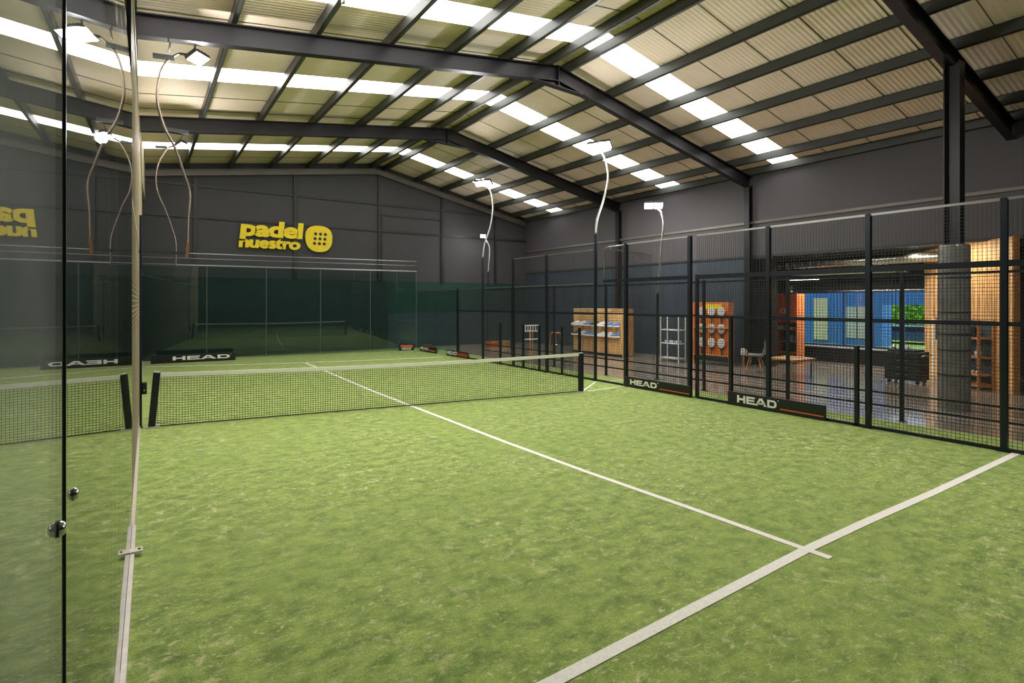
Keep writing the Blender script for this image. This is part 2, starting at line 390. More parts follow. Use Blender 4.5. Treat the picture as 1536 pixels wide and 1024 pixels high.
# ------------------------------------------------------------------ fences
def grid(mb, p, q, z0, z1, step=.042, w=.0042):
    p, q = Vector((*p,0)), Vector((*q,0)); L = (q-p).length; d = (q-p)/L
    nv = max(1, int(L/step))
    for i in range(nv+1):
        c = p + d*(i*L/nv); mb.bar((c.x,c.y,z0),(c.x,c.y,z1), w, w, (0,1,0))
    nh = max(1, int((z1-z0)/step))
    for i in range(nh+1):
        z = z0 + i*(z1-z0)/nh; mb.bar((p.x,p.y,z),(q.x,q.y,z), w, w)
    return mb

def panel(label, p, q, z1, rails, wire='wire', step=.042, w=.0042, zb=.03, group=None, top='rail'):
    t = thing('wire_fence', label, 'fence', (p[0],p[1],0), group)
    grid(MB(), p, q, zb, z1, step, w).build('wire_mesh', M[wire], t)
    for nm, z, ww, hh, mm in rails:
        MB().bar((*p,z),(*q,z), ww, hh).build(nm, M[mm], t)
    return t

def post(label, x, y, h, w=.06, m='fence', cap=True, group=None):
    t = thing('fence_post', label, 'post', (x,y,0), group)
    bevel(MB().box(x-w/2, x+w/2, y-w/2, y+w/2, .008, h).build('shaft', M[m], t), .004)
    MB().box(x-w*.95, x+w*.95, y-w*.95, y+w*.95, 0, .01).build('base_plate', M[m], t)
    if cap: MB().box(x-w*.52, x+w*.52, y-w*.52, y+w*.52, h, h+.008).build('cap', M['rubber'], t)
    return t
R_TOP = ('top_rail', 2.9, .03, .03, 'rail'); R_MID = ('mid_rail', 2.16, .05, .075, 'fence'); R_LOW = ('bottom_rail', .02, .05, .04, 'fence'); R_HAND = ('hand_rail', 1.45, .03, .025, 'fence')
E2 = .03
panel('tall wire mesh fence panel above the smaller white lettered board', (FX,-.89), (FX,-2.41), 2.9, [R_TOP,R_MID,R_LOW,R_HAND])
panel('wire mesh fence panel between the two lettered boards, before the orange rack', (FX,-2.60), (FX,-3.92), 2.9, [R_TOP,R_MID,R_LOW,R_HAND])
panel('wire mesh fence panel above the larger white lettered board', (FX,-3.98), (FX,-5.37), 2.9, [R_TOP,R_MID,R_LOW,R_HAND])
panel('wire mesh fence panel in front of the padded steel column', (FX,-5.43), (FX,-6.80), 2.9, [R_TOP,R_MID,R_LOW,R_HAND])
panel('wire mesh fence panel cut by the right edge of the photo', (FX,-6.86), (FX,-8.3), 2.9, [R_TOP,R_MID,R_LOW,R_HAND])
R_TOP2 = ('top_rail', 2.86, .03, .03, 'rail'); R_MID2 = ('mid_rail', 2.12, .03, .03, 'rail')
panel('wire mesh fence panel just past the lamp post beside the net', (FX,.12), (FX,1.78), 2.86, [R_TOP2,R_MID2,R_LOW,R_HAND])
panel('wire mesh fence panel second past the net, in front of the white scoreboard', (FX,1.84), (FX,3.24), 2.86, [R_TOP2,R_MID2,R_LOW,R_HAND])
panel('low wire mesh fence panel beside the far double lamp post', (FX,3.30), (FX,4.80), 2.12, [R_MID2,R_LOW,R_HAND])
panel('low wire mesh fence panel next to the far side glass', (FX,4.90), (FX,6.35), 2.12, [R_MID2,R_LOW,R_HAND])
post('tall fence post at the net opening, left of the smaller lettered board', FX, -.85, 2.9, .07)
post('tall fence post where the smaller lettered board ends', FX, -2.44, 2.9, .065)
post('dark gate post just behind the tall post at the smaller board end', FX+.06, -2.55, 2.2, .05)
post('short fence post at the start of the larger lettered board', FX, -3.28, 1.46, .055)
post('tall fence post standing behind the larger lettered board', FX, -3.95, 2.9, .065)
post('short fence post just past the end of the larger lettered board', FX, -5.25, 1.1, .05)
post('tall fence post just right of the larger lettered board and its short post', FX, -5.40, 2.9, .065)
post('tall fence post beside the wooden shelf, nearest the right edge', FX, -6.83, 2.9, .065)
post('tall far fence post in line with the right end of the net', FX, 1.81, 2.86, .065)
post('tall far fence post at the corner where the fence steps down', FX, 3.27, 2.86, .065)
post('dark fence post where mesh meets the far side glass', FX, 6.38, 2.12, .06)
for y, l in ((.60,'short stub post just past the lamp post by the net'),(1.23,'short stub post in front of the tan wall display'),(2.12,'short stub post left of the scoreboard stand'),(2.82,'short stub post with a wide gap to the scoreboard'),(3.92,'short stub post next to the far double lamp post')):
    post(l, FX, y, 1.12, .05)
# rounded top corner tube of the raised near section
t = thing('fence_corner_tube', 'bent steel tube forming the rounded top corner of the near right fence', 'fence', (FX,-.32,0))
pts = [(FX,-.22,2.2),(FX,-.22,2.78)] + [(FX,-.22-.1*(1-math.cos(a)),2.78+.1*math.sin(a)) for a in (.4,.8,1.2,1.57)] + [(FX,-.85,2.89)]
MB().tube(pts, .016, 8).build('bent_tube', M['rail'], t, smooth=True)
grid(MB(), (FX,-.24), (FX,-.82), 2.2, 2.86).build('wire_mesh', M['wire'], t)
MB().bar((FX,-.2,2.16),(FX,-.82,2.16), .045, .06).build('mid_rail', M['fence'], t)
MB().bar((FX,.02,.02),(FX,-.82,.02), .05, .035).build('sill', M['fence'], t)
# cross fence between the two fence lines
t = thing('wire_fence', 'cross fence panel joining the near fence to the outer fence beside the net', 'fence', (FX,-.40,0))
MB().bar((FX,-.40,2.84),(OX+.45,-.40,2.76), .028, .028).build('top_rail', M['rail'], t)
grid(MB(), (FX+.04,-.40), (OX+.4,-.40), 1.5, 2.78, .05).build('wire_mesh', M['wire'], t)
# outer fence along the walkway
OR = [('top_rail', 2.1, .03, .035, 'fence'),('hand_rail', 1.45, .03, .03, 'fence'),('low_rail', .38, .03, .03, 'fence'),('bottom_rail', .19, .03, .03, 'fence')]
oy = [-7.6,-5.47,-3.78,-2.1,.63,2.6,4.6,6.3]
ol = ['outer mesh fence panel before the wooden shelf','outer mesh fence panel before the black cart','outer mesh fence panel before the low table','outer mesh fence panel before the orange racket rack',
      'outer mesh fence panel before the tan shoe display','outer mesh fence panel behind the second far bay','outer mesh fence panel before the scoreboard']
for a, b, l in zip(oy[:-1], oy[1:], ol):
    panel(l, (OX,a+.03), (OX,b-.03), 2.1, OR, zb=.08, step=.05, w=.0038)
pl = ['outer fence post outside the right edge of the photo','outer fence post in front of the black cart','outer fence post in front of the low wooden table','outer fence post left of the orange racket rack',
      'outer fence post right of the tan shoe display','outer fence post left of the tan shoe display','outer fence post right of the scoreboard','last outer fence post left of the scoreboard']
for y, l in zip(oy[1:], pl[1:]): post(l, OX, y, 2.13, .05)

# left side: galvanised mesh seen edge on, kerb rail and its bracket
t = thing('wire_fence', 'tall galvanised mesh fence seen edge on beyond the near left glass', 'fence', (1.14,-3.86,0))
mb = grid(MB(), (1.14,-3.86), (1.205,4.0), .06, 4.2, .045, .0042); grid(mb, (1.205,4.0), (1.222,10.1), .06, 4.2, .045, .0042); mb.build('wire_mesh', M['galvwire'], t)
MB().bar((1.14,-3.86,4.21),(1.205,4.0,4.21), .025, .025).bar((1.205,4.0,4.21),(1.222,10.1,4.21), .025, .025).build('top_rail', M['galv'], t)
MB().bar((1.14,-3.86,2.5),(1.205,4.0,2.5), .014, .03).bar((1.205,4.0,2.5),(1.222,10.1,2.5), .014, .03).build('mid_rail', M['galv'], t)
t = post('tall dark fence post at the end of the near left glass', 1.130, -3.93, 4.5, .030, cap=False)
t = post('dark left fence post beside the net, carrying the net winch', 1.20, .12, 2.9, .03, cap=False)
bevel(MB().box(1.215, 1.27, .06, .16, .46, .62).build('winch', M['rubber'], t), .008)
MB().tube([(1.24,.02,.52),(1.24,.06,.52)], .012, 8).build('winch_axle', M['chrome'], t)
t = thing('kerb_rail', 'flat galvanised base rail on the turf under the left glass and mesh', 'rail', (1.115,-3,0))
PL = lambda y: 1.085 + (y+8.97)*.012
mb = MB()
mb.bar((PL(-9.6)+.002,-9.6,.014),(PL(-3.9)+.002,-3.9,.014), .055, .028); mb.bar((1.14,-3.9,.014),(1.205,4.0,.014), .05, .028); mb.bar((1.205,4.0,.014),(1.222,10.1,.014), .05, .028)
bevel(mb.build('rail_bar', M['galv'], t), .003)
MB().bar((PL(-9.6)+.004,-9.6,.0285),(PL(-3.9)+.004,-3.9,.0285), .003, .002).build('gasket_seam', M['rubber'], t)
t = thing('rail_bracket', 'small galvanised bracket plate with two screws across the left base rail', 'bracket', (1.14,-4.43,0))
bevel(MB().box(1.075, 1.215, -4.47, -4.39, .029, .036).build('plate', M['galv'], t), .002)
for x in (1.092, 1.195): MB().lathe([(.009,.0),(.009,.005)], (x,-4.43,.036), 12).build('screw', M['rubber'], t)

# near left glass panes and their bolts
def pane(label, p, q, h, m, t=.008, zb=.03, bolts=(), edge=True):
    th = thing('court_glass', label, 'glass panel', (p[0],p[1],0))
    MB().slab(p, q, zb, h, t).build('pane', M[m], th)
    if edge:
        d = Vector((q[0]-p[0], q[1]-p[1])).normalized()*.006
        MB().slab((p[0]-d.x,p[1]-d.y), p, zb, h, t*1.02).build('ground_edge', M['edge'], th)
    return th
YJ = -7.82
ga = pane('nearest hazy glass pane at the left edge, with a round bolt', (PL(-9.6),-9.6), (PL(YJ-.02),YJ-.02), 3.3, 'hazy')
gb = pane('second glass pane on the left, right of the dark joint, with a round bolt', (PL(YJ),YJ), (PL(-5.95),-5.95), 3.3, 'glass', t=.013)
gc = pane('third left glass pane, ending at the tall dark post', (PL(-5.93),-5.93), (PL(-3.96),-3.96), 3.3, 'glass', edge=False)
def bolt(parent, y, z=1.372):
    x = PL(y); mb = MB()
    mb.tube([(x+.004,y,z),(x+.008,y,z),(x+.012,y,z),(x+.015,y,z)], [.0115,.0115,.010,.006], 20)
    b = mb.build('bolt', M['chrome'], parent, smooth=True)
    MB().tube([(x+.0035,y,z),(x+.0065,y,z)], .0128, 20).build('washer', M['rubber'], b)
    mb = MB().tube([(x-.004,y,z),(x-.012,y,z)], .0115, 20); mb.build('back_plate', M['chrome'], b)
bolt(ga, -7.90); bolt(gb, -7.72)

# far glass wall: five panes, mesh strip above
def lerp(a, b, f): return (a[0]+(b[0]-a[0])*f, a[1]+(b[1]-a[1])*f)
fl = ['far back glass pane at the left, behind the lettered board','far back glass pane second from the left, under the yellow wall lettering','middle pane of the far back glass wall','far back glass pane second from the right','far back glass pane at the right corner']
for i in range(5):
    p, q = lerp(GA, GB, i/5+.0015), lerp(GA, GB, (i+1)/5-.0015)
    th = pane(fl[i], p, q, 2.78, 'farglass', .01, edge=False)
    MB().slab(lerp(p,q,.996), q, .03, 2.78, .0104).build('polished_edge', M['jointedge'], th)
t = thing('wire_fence', 'narrow mesh fence strip on top of the far back glass wall', 'fence', (GA[0],GA[1],0))
MB().bar((*GA,2.82),(*GB,2.82), .03, .035).build('bottom_rail', M['rail'], t)
MB().bar((*GA,3.02),(*GB,3.02), .012, .012).build('middle_rail', M['rail'], t)
MB().bar((*GA,3.17),(*GB,3.17), .022, .022).build('top_rail', M['rail'], t)
grid(MB(), GA, GB, 2.84, 3.16, .05, .0035).build('wire_mesh', M['wire'], t)
for (a, b, l) in ((6.42,7.9,'far side glass pane next to the mesh on the right'),(7.93,9.42,'far side glass pane in the far right corner')):
    pane(l, (FX-.03,a), (FX-.03,b), 2.1, 'farglass', .01)
MB_ = MB().bar((FX-.03,6.4,2.115),(FX-.03,9.45,2.115), .03, .03).build('glass_top_rail', M['rail']); tag(MB_, 'pale steel rail along the top of the far side glass', 'rail')

# ------------------------------------------------------------------ net
NL, NR = (1.36,.07), (8.15,-.885)
t = thing('net', 'court net with white band stretched between two dark posts', 'net', (4.8,-.4,0))
mb = MB(); L = Vector((NR[0]-NL[0],NR[1]-NL[1])); nv = 190
def ntop(f): return .715 - .035*math.sin(math.pi*f)
def nbot(f): return .012 + (.05*max(0,1-f/.012) if f < .012 else 0)
for i in range(nv+1):
    f = i/nv; x, y = lerp(NL, NR, f); mb.bar((x,y,nbot(f)),(x,y,ntop(f)), .0042, .0042, (0,1,0))
nh = 21
for j in range(nh):
    for i in range(24):
        f0, f1 = i/24, (i+1)/24
        z0 = nbot(f0)+(ntop(f0)-nbot(f0))*j/nh; z1 = nbot(f1)+(ntop(f1)-nbot(f1))*j/nh
        mb.bar((*lerp(NL,NR,f0),z0),(*lerp(NL,NR,f1),z1), .0042, .0042)
mb.build('netting', M['netcord'], t)
mb = MB()
for i in range(24):
    f0, f1 = i/24, (i+1)/24; mb.bar((*lerp(NL,NR,f0),ntop(f0)-.003),(*lerp(NL,NR,f1),ntop(f1)-.003), .014, .055)
mb.build('head_band', M['band'], t)
MB().tube([(*lerp(NL,NR,i/24),.012) for i in range(25)], .008, 6).build('bottom_cord', M['rubber'], t)
t = thing('net_post', 'dark net post at the left end of the net, leaning inwards', 'post', (1.33,.09,0))
bevel(MB().bar((1.325,.09,.012),(1.385,.085,.745), .085, .08, (0,1,0)).build('shaft', M['navy'], t), .006)
MB().box(1.25, 1.42, 0, .18, 0, .012).build('base_plate', M['galv'], t)
MB().bar((1.385,.085,.745),(1.387,.085,.757), .07, .07, (0,1,0)).build('cap', M['galv'], t)
t = thing('net_post', 'dark upright net post at the right end of the net', 'post', (8.19,-.9,0))
bevel(MB().box(8.155, 8.235, -.94, -.86, .012, .735).build('shaft', M['navy'], t), .006)
MB().box(8.11, 8.28, -.99, -.81, 0, .012).build('base_plate', M['galv'], t)
MB().box(8.165, 8.225, -.93, -.87, .735, .75).build('cap', M['galv'], t)
tag(MB().bar((8.32,-.83,.004),(9.3,-.1,.004), .03, .004).build('anchor_strap', M['band']), 'white strap on the turf from the right net post to the lamp post', 'strap')

# ------------------------------------------------------------------ floodlights on goose-neck poles
CEIL_FILL = 1.2
def spline(pts, n=6):
    P = [Vector(p) for p in pts]; out = []
    for i in range(len(P)-1):
        p0, p1, p2, p3 = P[max(i-1,0)], P[i], P[i+1], P[min(i+2,len(P)-1)]
        for k in range(n):
            u = k/n
            out.append(.5*((2*p1)+(p2-p0)*u+(2*p0-5*p1+4*p2-p3)*u*u+(3*p1-p0-3*p2+p3)*u**3))
    return out+[P[-1]]
def floodlight(label, low, neck, head, aim, watts, rl=.030, rn=.022, size=.25, two=True, base=True, ceil_fill=None, nm='pole'):
    t = thing('floodlight', label, 'floodlight', low)
    if base:
        MB().tube([low, neck[0]], rl, 12).build('pole', M['fence'], t, smooth=False)
        MB().lathe([(.07,0),(.07,.012)], low, 16).build('base_plate', M['fence'], t)
    MB().tube(spline(neck), rn, 12).build('goose_neck', M[nm], t, smooth=True)
    h = Vector(head); d = (Vector(aim)-h).normalized(); side = d.cross(Vector((0,0,1))).normalized(); up = side.cross(d)
    MB().bar(tuple(Vector(neck[-1])-side*.0), tuple(h-d*.05), .03, .03).build('bracket', M['lampbody'], t)
    for s_ in ((-1,1) if two else (0,)):
        c = h + side*(s_*size*.56)
        b = MB().bar(c-d*.06, c, size, size*.82, up).build('lamp_head', M['lampbody'], t)
        f = MB().bar(c+d*.001, c+d*.006, size*.9, size*.72, up).build('lamp_face', M['lamp'], b)
        fm = MB()
        for e in (-.42,-.14,.14,.42): fm.bar(c-d*.10+side*(e*size*.8), c-d*.06+side*(e*size*.8), .01, size*.7, up)
        fm.build('cooling_fin', M['lampbody'], b)
    li = bpy.data.lights.new('lamp_light', 'AREA'); li.shape = 'RECTANGLE'; li.size = size*1.8; li.size_y = size*.8; li.energy = watts*.62; li.color = (1,.985,.95)
    lo = bpy.data.objects.new('lamp_light', li); COL.objects.link(lo); lo.parent = t
    pl = bpy.data.lights.new('ceiling_fill', 'POINT'); pl.energy = watts*(CEIL_FILL if ceil_fill is None else ceil_fill); pl.shadow_soft_size = .09; pl.color = (1,.97,.92)  # extra point light added at each head to brighten the ceiling
    po = bpy.data.objects.new('ceiling_fill', pl); COL.objects.link(po); po.parent = t; po.location = h + d*.10 - Vector(low)
    lo.location = h + d*.03 - Vector(low); lo.rotation_euler = d.to_track_quat('-Z','Y').to_euler()
    return t
neckA = [(1.76,.35,2.37),(1.77,.35,2.91),(1.79,.35,3.3),(1.72,.35,3.58),(1.61,.35,3.93),(1.48,.35,4.21),(1.40,.35,4.53),(1.40,.35,4.77),(1.45,.35,5.03),(1.55,.35,5.20),(1.66,.35,5.30)]
t = floodlight('bright floodlight on the nearer brown curved pole at the upper left', (1.76,.35,2.37), neckA, (1.90,.32,5.27), (3.6,-1.6,0), 90, base=False, size=.26, rn=.018, two=False, nm='poledark')
MB().bar((1.15,.35,2.42),(1.76,.35,2.42), .035, .04).build('side_arm', M['lampbody'], t)
MB().bar((1.75,.33,2.36),(1.77,.33,2.58), .04, .04).build('clamp', M['rust'], t)
bevel(MB().box(1.45, 1.95, .19, .32, 5.46, 5.56).build('driver_box', M['lampbody'], t), .006)
for x in (1.56, 1.86): MB().bar((x,.27,5.46),(x-.03,.31,5.28), .02, .012).build('hanger', M['lampbody'], t)
MB().bar((1.34,.33,5.19),(1.60,.33,5.21), .05, .06).build('counter_arm', M['lampbody'], t)
neckB = [(1.82,4.9,2.47),(1.82,4.9,2.97),(1.75,4.9,3.29),(1.63,4.9,3.67),(1.50,4.9,4.01),(1.46,4.9,4.35),(1.51,4.9,4.64),(1.61,4.9,4.88),(1.68,4.9,5.0)]
t = floodlight('floodlight on the farther thin curved pole at the upper left', (1.82,4.9,2.47), neckB, (1.93,4.87,5.08), (4,3,0), 70, base=False, size=.2, rn=.015, two=False, nm='poledark')
MB().bar((1.15,4.9,2.5),(1.82,4.9,2.5), .03, .035).build('side_arm', M['lampbody'], t)
bevel(MB().box(1.6, 2.06, 4.8, 4.93, 5.32, 5.41).build('driver_box', M['lampbody'], t), .006)
MB().bar((1.95,4.88,5.32),(1.86,4.9,5.1), .02, .012).build('hanger', M['lampbody'], t)
MB().bar((1.45,4.88,4.98),(1.66,4.88,5.0), .045, .05).build('counter_arm', M['lampbody'], t)
neckC = [(9.46,.07,3.2),(9.51,.07,3.54),(9.69,.07,3.97),(9.81,.07,4.39),(9.81,.07,4.64),(9.73,.07,4.88),(9.59,.07,5.05)]
t = floodlight('floodlight on the tall white curved pole rising beside the right end of the net', (9.45,.07,0), neckC, (9.52,.02,5.12), (6.5,-1.6,0), 90, rl=.036)
MB().tube([(9.59,.07,5.05),(9.45,.07,5.16),(9.2,.07,5.09)], .018, 8).build('counter_arm', M['pole'], t)
neckD = [(9.44,4.85,3.0),(9.5,4.85,3.4),(9.68,4.85,3.88),(9.77,4.85,4.35),(9.77,4.85,4.65),(9.71,4.85,4.93),(9.6,4.85,5.06)]
t = floodlight('floodlight on the far white curved pole on the right fence', (9.45,4.85,0), neckD, (9.42,4.8,5.14), (6.5,3.2,0), 80, rl=.034)
MB().tube([(9.6,4.85,5.06),(9.4,4.85,5.28),(9.2,4.85,5.24)], .016, 8).build('counter_arm', M['pole'], t)
neckE = [(12.69,9.9,2.9),(12.75,9.9,3.52),(12.75,9.9,3.92),(12.62,9.9,4.15)]
floodlight('smallest floodlight, on a low curved pole near the far right corner', (12.66,9.9,-.012), neckE, (12.42,9.85,4.32), (10.5,6,0), 40, size=.2, two=False)
neckF = [(10.8,-.5,1.9),(10.8,-.56,2.57),(10.8,-.62,3.09),(10.8,-.66,3.45),(10.8,-.6,3.72)]
t = floodlight('twin floodlight on a bright curved pole in front of the dark right wall', (10.8,-.48,-.012), neckF, (10.75,-.42,3.87), (8,-3.6,0), 80, size=.19)

neckG = [(3.17,-2.5,5.20),(3.13,-2.5,5.40),(3.02,-2.5,5.60)]
t = floodlight('floodlight hung from the roof at the top left, only its bent pole tip in view', (3.17,-2.5,5.20), neckG, (2.80,-2.52,5.62), (4.6,-4.6,0), 150, base=False, size=.22, rn=.02, two=False)
MB().bar((3.02,-2.5,5.60),(3.02,-2.5,6.08), .02, .02).build('hanger', M['lampbody'], t)
neckH = [(9.62,-8.6,3.2),(9.66,-8.6,3.6),(9.78,-8.6,4.2),(9.78,-8.6,4.6),(9.66,-8.6,4.95)]  # unseen lamp added to light the camera-facing surfaces from the front
floodlight('unseen added floodlight on a curved pole at the near right, for front light', (9.62,-8.6,0), neckH, (9.45,-8.55,5.1), (5.2,-5.4,0), 230, rl=.036, ceil_fill=.35)

# ------------------------------------------------------------------ lettering
def text_mb(txt, bold):
    cu = bpy.data.curves.new('lettering', 'FONT'); cu.body = txt; cu.size = 1; cu.offset = bold; cu.extrude = .5; cu.resolution_u = 4; cu.space_character = .93
    o = bpy.data.objects.new('lettering', cu); COL.objects.link(o)
    bpy.context.view_layer.update()
    dg = bpy.context.evaluated_depsgraph_get(); me = bpy.data.meshes.new_from_object(o.evaluated_get(dg))
    vs = [tuple(v.co) for v in me.vertices]; fs = [tuple(p.vertices) for p in me.polygons]
    bpy.data.objects.remove(o); bpy.data.curves.remove(cu); bpy.data.meshes.remove(me)
    return vs, fs
t = thing('wall_logo', 'large yellow two-line lettering and ball emblem high on the dark far wall', 'sign', (5.3,GY,3.9))
for txt, x0, x1, zb, xh, nm in (('padel',3.87,5.80,3.885,.42,'upper_lettering'),('nuestro',3.83,5.73,3.50,.30,'lower_lettering')):
    vs, fs = text_mb(txt, .045)
    mx = max(v[0] for v in vs); mn = min(v[0] for v in vs)
    ref = [v for v in vs if True]
    sz = xh/.60; sx = (x1-x0)/(mx-mn)
    out = [(x0+(v[0]-mn)*sx+(v[1])*sz*.10-.02, GY-.085+(-v[2])*.03, zb+.01+v[1]*sz) for v in vs]
    MB().add(out, fs).build(nm, M['yellow'], t)
cx, cz, rx, rz = 6.34, 3.91, .455, .455
poly = []
for i in range(48):
    a = 2*math.pi*i/48; ca, sa = math.cos(a), math.sin(a); e = 2/2.45
    u, v = math.copysign(abs(ca)**e, ca), math.copysign(abs(sa)**e, sa)
    poly.append((cx+rx*u*(1+.06*v), cz+rz*v))
em = MB().prism(poly, lambda a,b:(a,GY-.10,b), lambda a,b:(a,GY-.065,b)).build('ball_emblem', M['yellow'], t)
for i in (-1,0,1):
    for j in (-1,0,1):
        hx, hz = cx+.03+i*.165+j*.02, cz-.0+j*.165
        MB().tube([(hx,GY-.105,hz),(hx,GY-.099,hz)], .055, 16).build('hole', M['hole'], em)

def rect(s0, s1, z0, z1): return [(s0,z0),(s1,z0),(s1,z1),(s0,z1)]
def head_shapes():
    """wide block letters, unit height, advancing to the right"""
    sh = []
    sh += [rect(0,.3,0,1), rect(.3,.95,.36,.64), rect(.95,1.25,0,1)]                         # H
    sh += [rect(1.42,1.72,0,1), rect(1.72,2.7,.76,1), rect(1.72,2.6,.39,.61), rect(1.72,2.75,0,.22)]   # E
    sh += [[(2.75,0),(3.1,0),(3.52,.76),(3.52,1),(3.35,1)], [(3.52,1),(3.52,.76),(4.02,0),(4.40,0),(3.78,1)], rect(3.0,4.1,.2,.38)]  # A
    sh += [rect(4.5,4.8,0,1), [(4.8,.76),(5.35,.76),(5.6,.92),(5.4,1),(4.8,1)], [(4.8,0),(5.4,0),(5.6,.08),(5.35,.24),(4.8,.24)], [(5.35,.24),(5.6,.08),(5.78,.28),(5.78,.72),(5.6,.92),(5.35,.76),(5.48,.68),(5.48,.32)]]  # D
    return sh
def ad_board(label, p, q, h, lets, stripe, mirror=False, stripe_m='orange', tilt=0, trademark=True):
    """p = end seen at the left, q = end seen at the right; the printed face looks into the court"""
    t = thing('advertising_board', label, 'board', (p[0],p[1],0))
    P, Q = Vector((*p,0)), Vector((*q,0)); d = (Q-P).normalized(); Lb = (Q-P).length; nrm = Vector((d.y,-d.x,0))
    if nrm.dot(Vector((5,-4,0))-P) < 0: nrm = -nrm
    bevel(MB().slab(p, q, .004, h, .03).build('board', M['board'], t), .004)
    def f(off): return lambda s, z: tuple(P + d*s + nrm*off + Vector((0,0,z)))
    s0, s1, z0, z1 = lets
    mb = MB()
    for poly in head_shapes():
        mb.prism([(s0+(a/5.78)*(s1-s0), z0+b*(z1-z0)) for a, b in poly], f(.0155), f(.018))
    if trademark:
        mb.prism(rect(s1+.02,s1+.035,z1-.004,z1+.010), f(.0155), f(.018))
    fixn(mb.build('lettering', M['white'], t))
    if stripe:
        a0, a1, b0, b1 = stripe
        fixn(MB().prism([(a0,b0),(a1,b0-.004),(a1,b1-.004),(a0,b1)], f(.0155), f(.018)).build('stripe', M[stripe_m], t))
    return t
ad_board('black low board with white block lettering, on the right fence nearer the net', (FX-.05,-.86), (FX-.05,-2.50), .205, (.17,.86,.062,.165), (.92,1.62,.058,.072))
ad_board('black low board with white block lettering, larger, nearer the camera on the right fence', (FX-.05,-3.26), (FX-.05,-4.86), .225, (.18,.86,.062,.182), (.92,1.57,.058,.074))
ad_board('black low board with white block lettering, at the far right beside the far service line', (FX-.06,7.05), (FX-.06,5.60), .19, (.06,.72,.05,.16), (.76,1.4,.04,.15), stripe_m='red')
ad_board('black low board with white block lettering, at the far side glass', (FX-.08,9.05), (FX-.08,7.72), .19, (.05,.7,.06,.16), (.74,1.25,.05,.09))
ad_board('black low board with orange print in the far right corner', (8.75,9.46), (9.30,9.41), .21, (.1,.44,.03,.1), (.06,.50,.12,.19))
ad_board('dark low board with white block lettering at the left foot of the far glass', (1.42,9.30), (3.52,9.20), .235, (.52,1.95,.075,.185), None)

# ------------------------------------------------------------------ shop displays along the right wall
def shoe_proto(label, upper, loc, rz, group):
    t = thing('shoe', label, 'shoe', loc, group, rz)
    sole = [(-.15,.0),(-.13,-.005),(.12,-.005),(.15,.01),(.15,.03),(.1,.035),(-.15,.035)]
    bevel(fixn(MB().prism(sole, lambda a,b:(a,-.045,b+.005), lambda a,b:(a,.045,b+.005)).build('sole', M['sole'], t, True)), .008)
    secs = [(-.145,.03,.11),(-.09,.04,.13),(-.03,.043,.105),(.04,.046,.075),(.10,.042,.055),(.145,.025,.04)]
    vs = []; fs = []; n = 10
    for x, w, h in secs:
        for k in range(n):
            a = math.pi*k/(n-1); vs.append((x, w*math.cos(a), .035+(h-.0)*math.sin(a)**.8))
    for i in range(len(secs)-1):
        for k in range(n-1): fs.append((i*n+k, i*n+k+1, (i+1)*n+k+1, (i+1)*n+k))
    fs += [tuple(range(n)), tuple(reversed(range((len(secs)-1)*n, len(secs)*n)))]
    fixn(MB().add(vs, fs).build('upper', upper, t, True, True))
    mb = MB()
    for x in (-.01,.02,.05,.075): mb.bar((x,-.03,.125-.6*(x+.02)), (x,.03,.125-.6*(x+.02)), .008, .006)
    mb.build('laces', M['sole'], t, True)
    return t
SX0, SX1, SY0, SY1 = 13.7, 14.2, 3.50, 5.86
t = thing('shoe_display', 'tan wooden wall display holding two rows of shoes', 'display', (SX0,4.7,-.012))
bevel(MB().box(SX0+.0, SX0+.05, SY0, SY1, 0, 1.5).build('front_panel', M['ply'], t), .004)
MB().box(SX0+.05, SX1, SY0, SY0+.04, 0, 1.5).build('side_panel', M['oak'], t)
MB().box(SX0+.05, SX1, SY1-.04, SY1, 0, 1.5).build('side_panel', M['oak'], t)
MB().box(SX0+.05, SX1, SY0+.04, SY1-.04, 1.46, 1.5).build('top_panel', M['ply'], t)
MB().box(SX0-.02, SX0, SY0, SY1, -.011, .06).build('plinth', M['black'], t)
mb = MB()
for z in [.12+.1*i for i in range(14)]: mb.box(SX0-.004, SX0+.002, SY0+.02, SY1-.02, z, z+.006)
mb.build('groove', M['shelfwood'], t)
colsn = ['white','blue','dark','white','blue','white','blue']
ups = {'white':M['shoe1'],'blue':M['shoe2'],'dark':M['shoe3']}
ordn = ['first','second','third','fourth','fifth','sixth','seventh']
pro = {}
for row, (z, nm) in enumerate(((.93,'upper'),(.60,'lower'))):
    for i in range(7):
        c = colsn[(i*3+row*2) % 7]; y = SY1-.22-i*.32
        lab = '%s sports shoe, %s from the left in the %s row on the tan display' % (c, ordn[i], nm)
        rz = math.pi/2+.5
        if c not in pro: o = pro[c] = shoe_proto(lab, ups[c], (SX0-.09,y,z), rz, 'shoes on the tan wall display')
        else:
            o = copy_tree(pro[c]); o.location = (SX0-.09,y,z); o['label'] = lab
        MB().box(SX0-.17, SX0, y-.11, y+.11, z-.012, z-.002).build('shoe_ledge', M['ply'], t)

